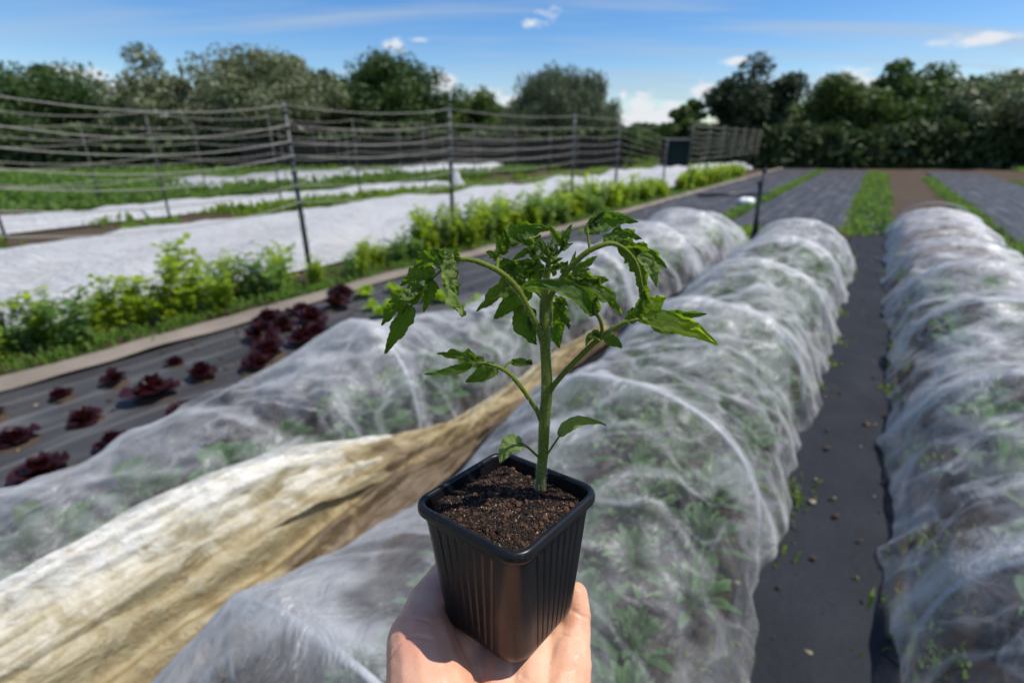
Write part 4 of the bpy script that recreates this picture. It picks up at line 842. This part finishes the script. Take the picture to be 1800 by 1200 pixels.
tom_c = leafthing([(964, 465, -.003), (966, 450, -.004), (962, 436, -.005), (966, 425, -.006)], [4.5, 3.2, 2.4, 1.2], 1.2)
for q in [((965, 455), (945, 432), 9), ((965, 450), (978, 436), 8), ((962, 445), (952, 424), 7), ((966, 462), (985, 455), 12), ((962, 462), (942, 452), 11), ((970, 470), (992, 464), 14), ((958, 470), (935, 476), 14), ((966, 432), (972, 418), 6), ((1000, 470), (1010, 445), 9), ((1004, 466), (1024, 445), 8), ((1000, 472), (1008, 458), 7), ((985, 480), (996, 462), 12), ((975, 485), (962, 470), 14), ((980, 475), (970, 455), 10)]:
    young(*q, int(q[0][0] + q[1][1]), -.005, .5, 'leaf', .3, 2, bend=(2, -3))
tom_c = leafthing([(957, 530, .004), (945, 515, .006), (930, 505, .008), (915, 500, .009)], [4, 3.5, 3, 2], .5)
leaflet(tom_c, (925, 496, .004), (888, 500, .002), (837, 548, 0), 34, .2, .3, 3, .35, 'leaf', 101)
leaflet(tom_c, (935, 508, .008), (895, 530, .008), (868, 560, .008), 32, -.1, .2, 2, .2, 'leaf', 103)
leaflet(tom_c, (915, 500, .01), (895, 505, .012), (880, 520, .012), 24, .2, .3, 2, .2, 'leaf', 104)
leaflet(tom_c, (935, 540, .004), (900, 565, .002), (944, 605, .002), 30, .3, .12, 3, .4, 'leaf', 105)
leaflet(tom_c, (938, 542, .002), (938, 570, -.002), (942, 600, -.002), 16, .7, .35, 3, .5, 'leaf', 106)
leaflet(tom_c, (955, 508, -.016), (935, 500, -.018), (915, 505, -.018), 20, .2, .1, 2, .2, 'leaf_y', 107)
tom_c = leafthing([(958, 640, .002), (963, 610, .007), (967, 570, .009), (968, 540, .010), (972, 520, .012), (982, 525, .014)], [6.5, 6, 5.5, 5, 4, 2], .8)
leaflet(tom_c, (978, 530, .012), (970, 575, .012), (984, 612, .012), 30, .15, .15, 3, .25, 'leaf', 109)
leaflet(tom_c, (982, 530, .008), (998, 560, .006), (1002, 578, .006), 18, .6, .5, 3, .5, 'leaf', 111)
leaflet(tom_c, (975, 526, .008), (992, 522, .006), (999, 538, .006), 16, .4, .2, 2, .5, 'leaf', 113)
# hairs: short glandular bristles on every stalk
r = random.Random(77); V_ = []; F_ = []
for path, rr, dens in hairs_src:
    for i in range(len(path) - 1):
        a, b_ = path[i], path[i + 1]; T = (b_ - a); ln = T.length; T.normalize(); cnt = int(ln * 1000 * 10 * dens * min(1.4, rr[i] / .002) + r.random()); x = T.orthogonal().normalized(); y = T.cross(x)
        for _ in range(cnt):
            an = r.uniform(0, 6.283); nrm = x * cos(an) + y * sin(an); o = a.lerp(b_, r.random()) + nrm * rr[i] * .93 - plant_o; L_ = r.uniform(.0006, .0021) * (1.2 if dens > 1.2 else .75); d = (nrm + T * r.uniform(-.3, .3) + Vector((0, 0, -.1))).normalized(); w = T.cross(d).normalized() * .000045; q = len(V_)
            t2_ = T * .00004; V_ += [tuple(o - w - t2_), tuple(o + w - t2_), tuple(o + t2_), tuple(o + d * L_)]; F_ += [(q, q + 1, q + 3), (q + 1, q + 2, q + 3), (q + 2, q, q + 3)]
h_ = mobj('hairs', V_, F_, M['hair'], tom, False); h_['kind'] = 'stuff'

# ------------------------------------------------------------------ hand
def capsule(bm, a, b, ra, rb, n=14):
    a, b = Vector(a), Vector(b); T = (b - a); L_ = T.length; T.normalize(); x = T.orthogonal().normalized(); y = T.cross(x); rings = []
    for i in range(6): ph = -pi / 2 + pi / 2 * (i + .35) / 6; rings.append((a + T * (ra * sin(ph)), ra * cos(ph)))
    for i in range(6): t = i / 5; rings.append((a.lerp(b, t), ra + (rb - ra) * t))
    for i in range(6): ph = pi / 2 * (i + .65) / 6; rings.append((b + T * (rb * sin(ph)), rb * cos(ph)))
    vs = [[bm.verts.new(c + (x * cos(2 * pi * k / n) + y * sin(2 * pi * k / n)) * rad) for k in range(n)] for c, rad in rings]
    for i in range(len(vs) - 1):
        for k in range(n): bm.faces.new((vs[i][k], vs[i][(k + 1) % n], vs[i + 1][(k + 1) % n], vs[i + 1][k]))
    bm.faces.new(vs[0][::-1]); bm.faces.new(vs[-1])
bm = bmesh.new()
def chain(*pts):
    for p, q in zip(pts, pts[1:]): capsule(bm, p[:3], q[:3], p[3], q[3])
chain((-.03, -.16, 1.07, .046), (-.018, .06, 1.175, .036), (-.010, .14, 1.225, .029), (-.005, .19, 1.246, .024))
chain((.000, .06, 1.175, .034), (.012, .145, 1.228, .026), (.020, .19, 1.247, .023))
chain((-.020, .155, 1.236, .028), (-.040, .184, 1.256, .0315), (-.051, .220, 1.269, .029), (-.0620, .250, 1.281, .0235), (-.062, .282, 1.281, .0155), (-.048, .310, 1.288, .0115))
chain((-.050, .225, 1.260, .022), (-.032, .275, 1.264, .018), (-.030, .300, 1.262, .014))
chain((-.035, .195, 1.252, .019), (.000, .220, 1.254, .018), (.030, .226, 1.254, .017))   # thumb
chain((-.040, .190, 1.250, .022), (-.030, .240, 1.256, .020), (-.030, .295, 1.260, .0135), (-.030, .335, 1.268, .0095), (-.026, .352, 1.290, .0085), (-.022, .352, 1.312, .0078))   # index
chain((-.015, .190, 1.250, .022), (-.008, .245, 1.258, .018), (-.006, .300, 1.260, .0135), (-.004, .345, 1.268, .0098), (-.002, .362, 1.292, .0087), (.000, .362, 1.318, .008))    # middle
chain((.010, .190, 1.250, .022), (.014, .245, 1.258, .018), (.017, .295, 1.260, .013), (.022, .335, 1.269, .0095), (.025, .352, 1.290, .0085), (.026, .352, 1.312, .0078))       # ring
chain((.022, .190, 1.248, .022), (.031, .226, 1.253, .0205), (.0395, .250, 1.260, .0165), (.0450, .268, 1.262, .0125), (.0485, .281, 1.272, .0104), (.0480, .289, 1.2815, .0092))   # little finger
chain((.028, .240, 1.258, .014), (.036, .270, 1.262, .010))
me_ = bpy.data.meshes.new('hand'); bm.to_mesh(me_); bm.free(); ho = bpy.data.objects.new('hand', me_); col.objects.link(ho)
rm = ho.modifiers.new('remesh', 'REMESH'); rm.mode = 'VOXEL'; rm.voxel_size = .0011; rm.use_smooth_shade = True
smo = ho.modifiers.new('smooth', 'SMOOTH'); smo.factor = .5; smo.iterations = 20
dg = bpy.context.evaluated_depsgraph_get(); me2 = bpy.data.meshes.new_from_object(ho.evaluated_get(dg)); ho.modifiers.clear(); ho.data = me2
CRE = [[(-.028, .262), (-.022, .235), (-.012, .212), (.004, .192), (.012, .165)], [(.006, .232), (.022, .222), (.036, .224), (.052, .232)], [(.036, .262), (.046, .257), (.060, .262)], [(.044, .276), (.052, .273), (.062, .277)], [(.012, .212), (.026, .203), (.042, .205)], [(-.080, .232), (-.068, .238), (-.052, .237)], [(-.082, .246), (-.07, .25), (-.055, .248)]]
nv_ = len(me2.vertices); cv_ = np.empty(nv_ * 3); me2.vertices.foreach_get('co', cv_); cv_ = cv_.reshape(-1, 3); nv3 = np.empty(nv_ * 3); me2.vertices.foreach_get('normal', nv3); nv3 = nv3.reshape(-1, 3)
off = np.zeros(nv_)
for ln in CRE:
    pl = [Vector((x, y, 0)) for x, y in ln]; pl = spline(pl, 6); dmin = np.full(nv_, 9.)
    for a_, b_ in zip(pl, pl[1:]):
        ab = np.array([b_.x - a_.x, b_.y - a_.y]); ap = cv_[:, :2] - np.array([a_.x, a_.y]); t_ = np.clip((ap @ ab) / (ab @ ab), 0, 1); dmin = np.minimum(dmin, np.linalg.norm(ap - t_[:, None] * ab, axis=1))
    off = np.maximum(off, np.exp(-(dmin / .0011) ** 2) * .0008)
cv_ -= nv3 * (off * (nv3[:, 2] > -.1))[:, None]; cv_ += nv3 * np.array([.0003 * fn(p_[0] * 110, p_[1] * 160, p_[2] * 160) for p_ in cv_])[:, None]; me2.vertices.foreach_set('co', cv_.ravel())
me2.materials.clear(); me2.materials.append(M['skin']); me2.polygons.foreach_set('use_smooth', [True] * len(me2.polygons))
setp(ho, 'bare hand held palm up from below, thumb and fingers wrapped round the black pot', 'hand')
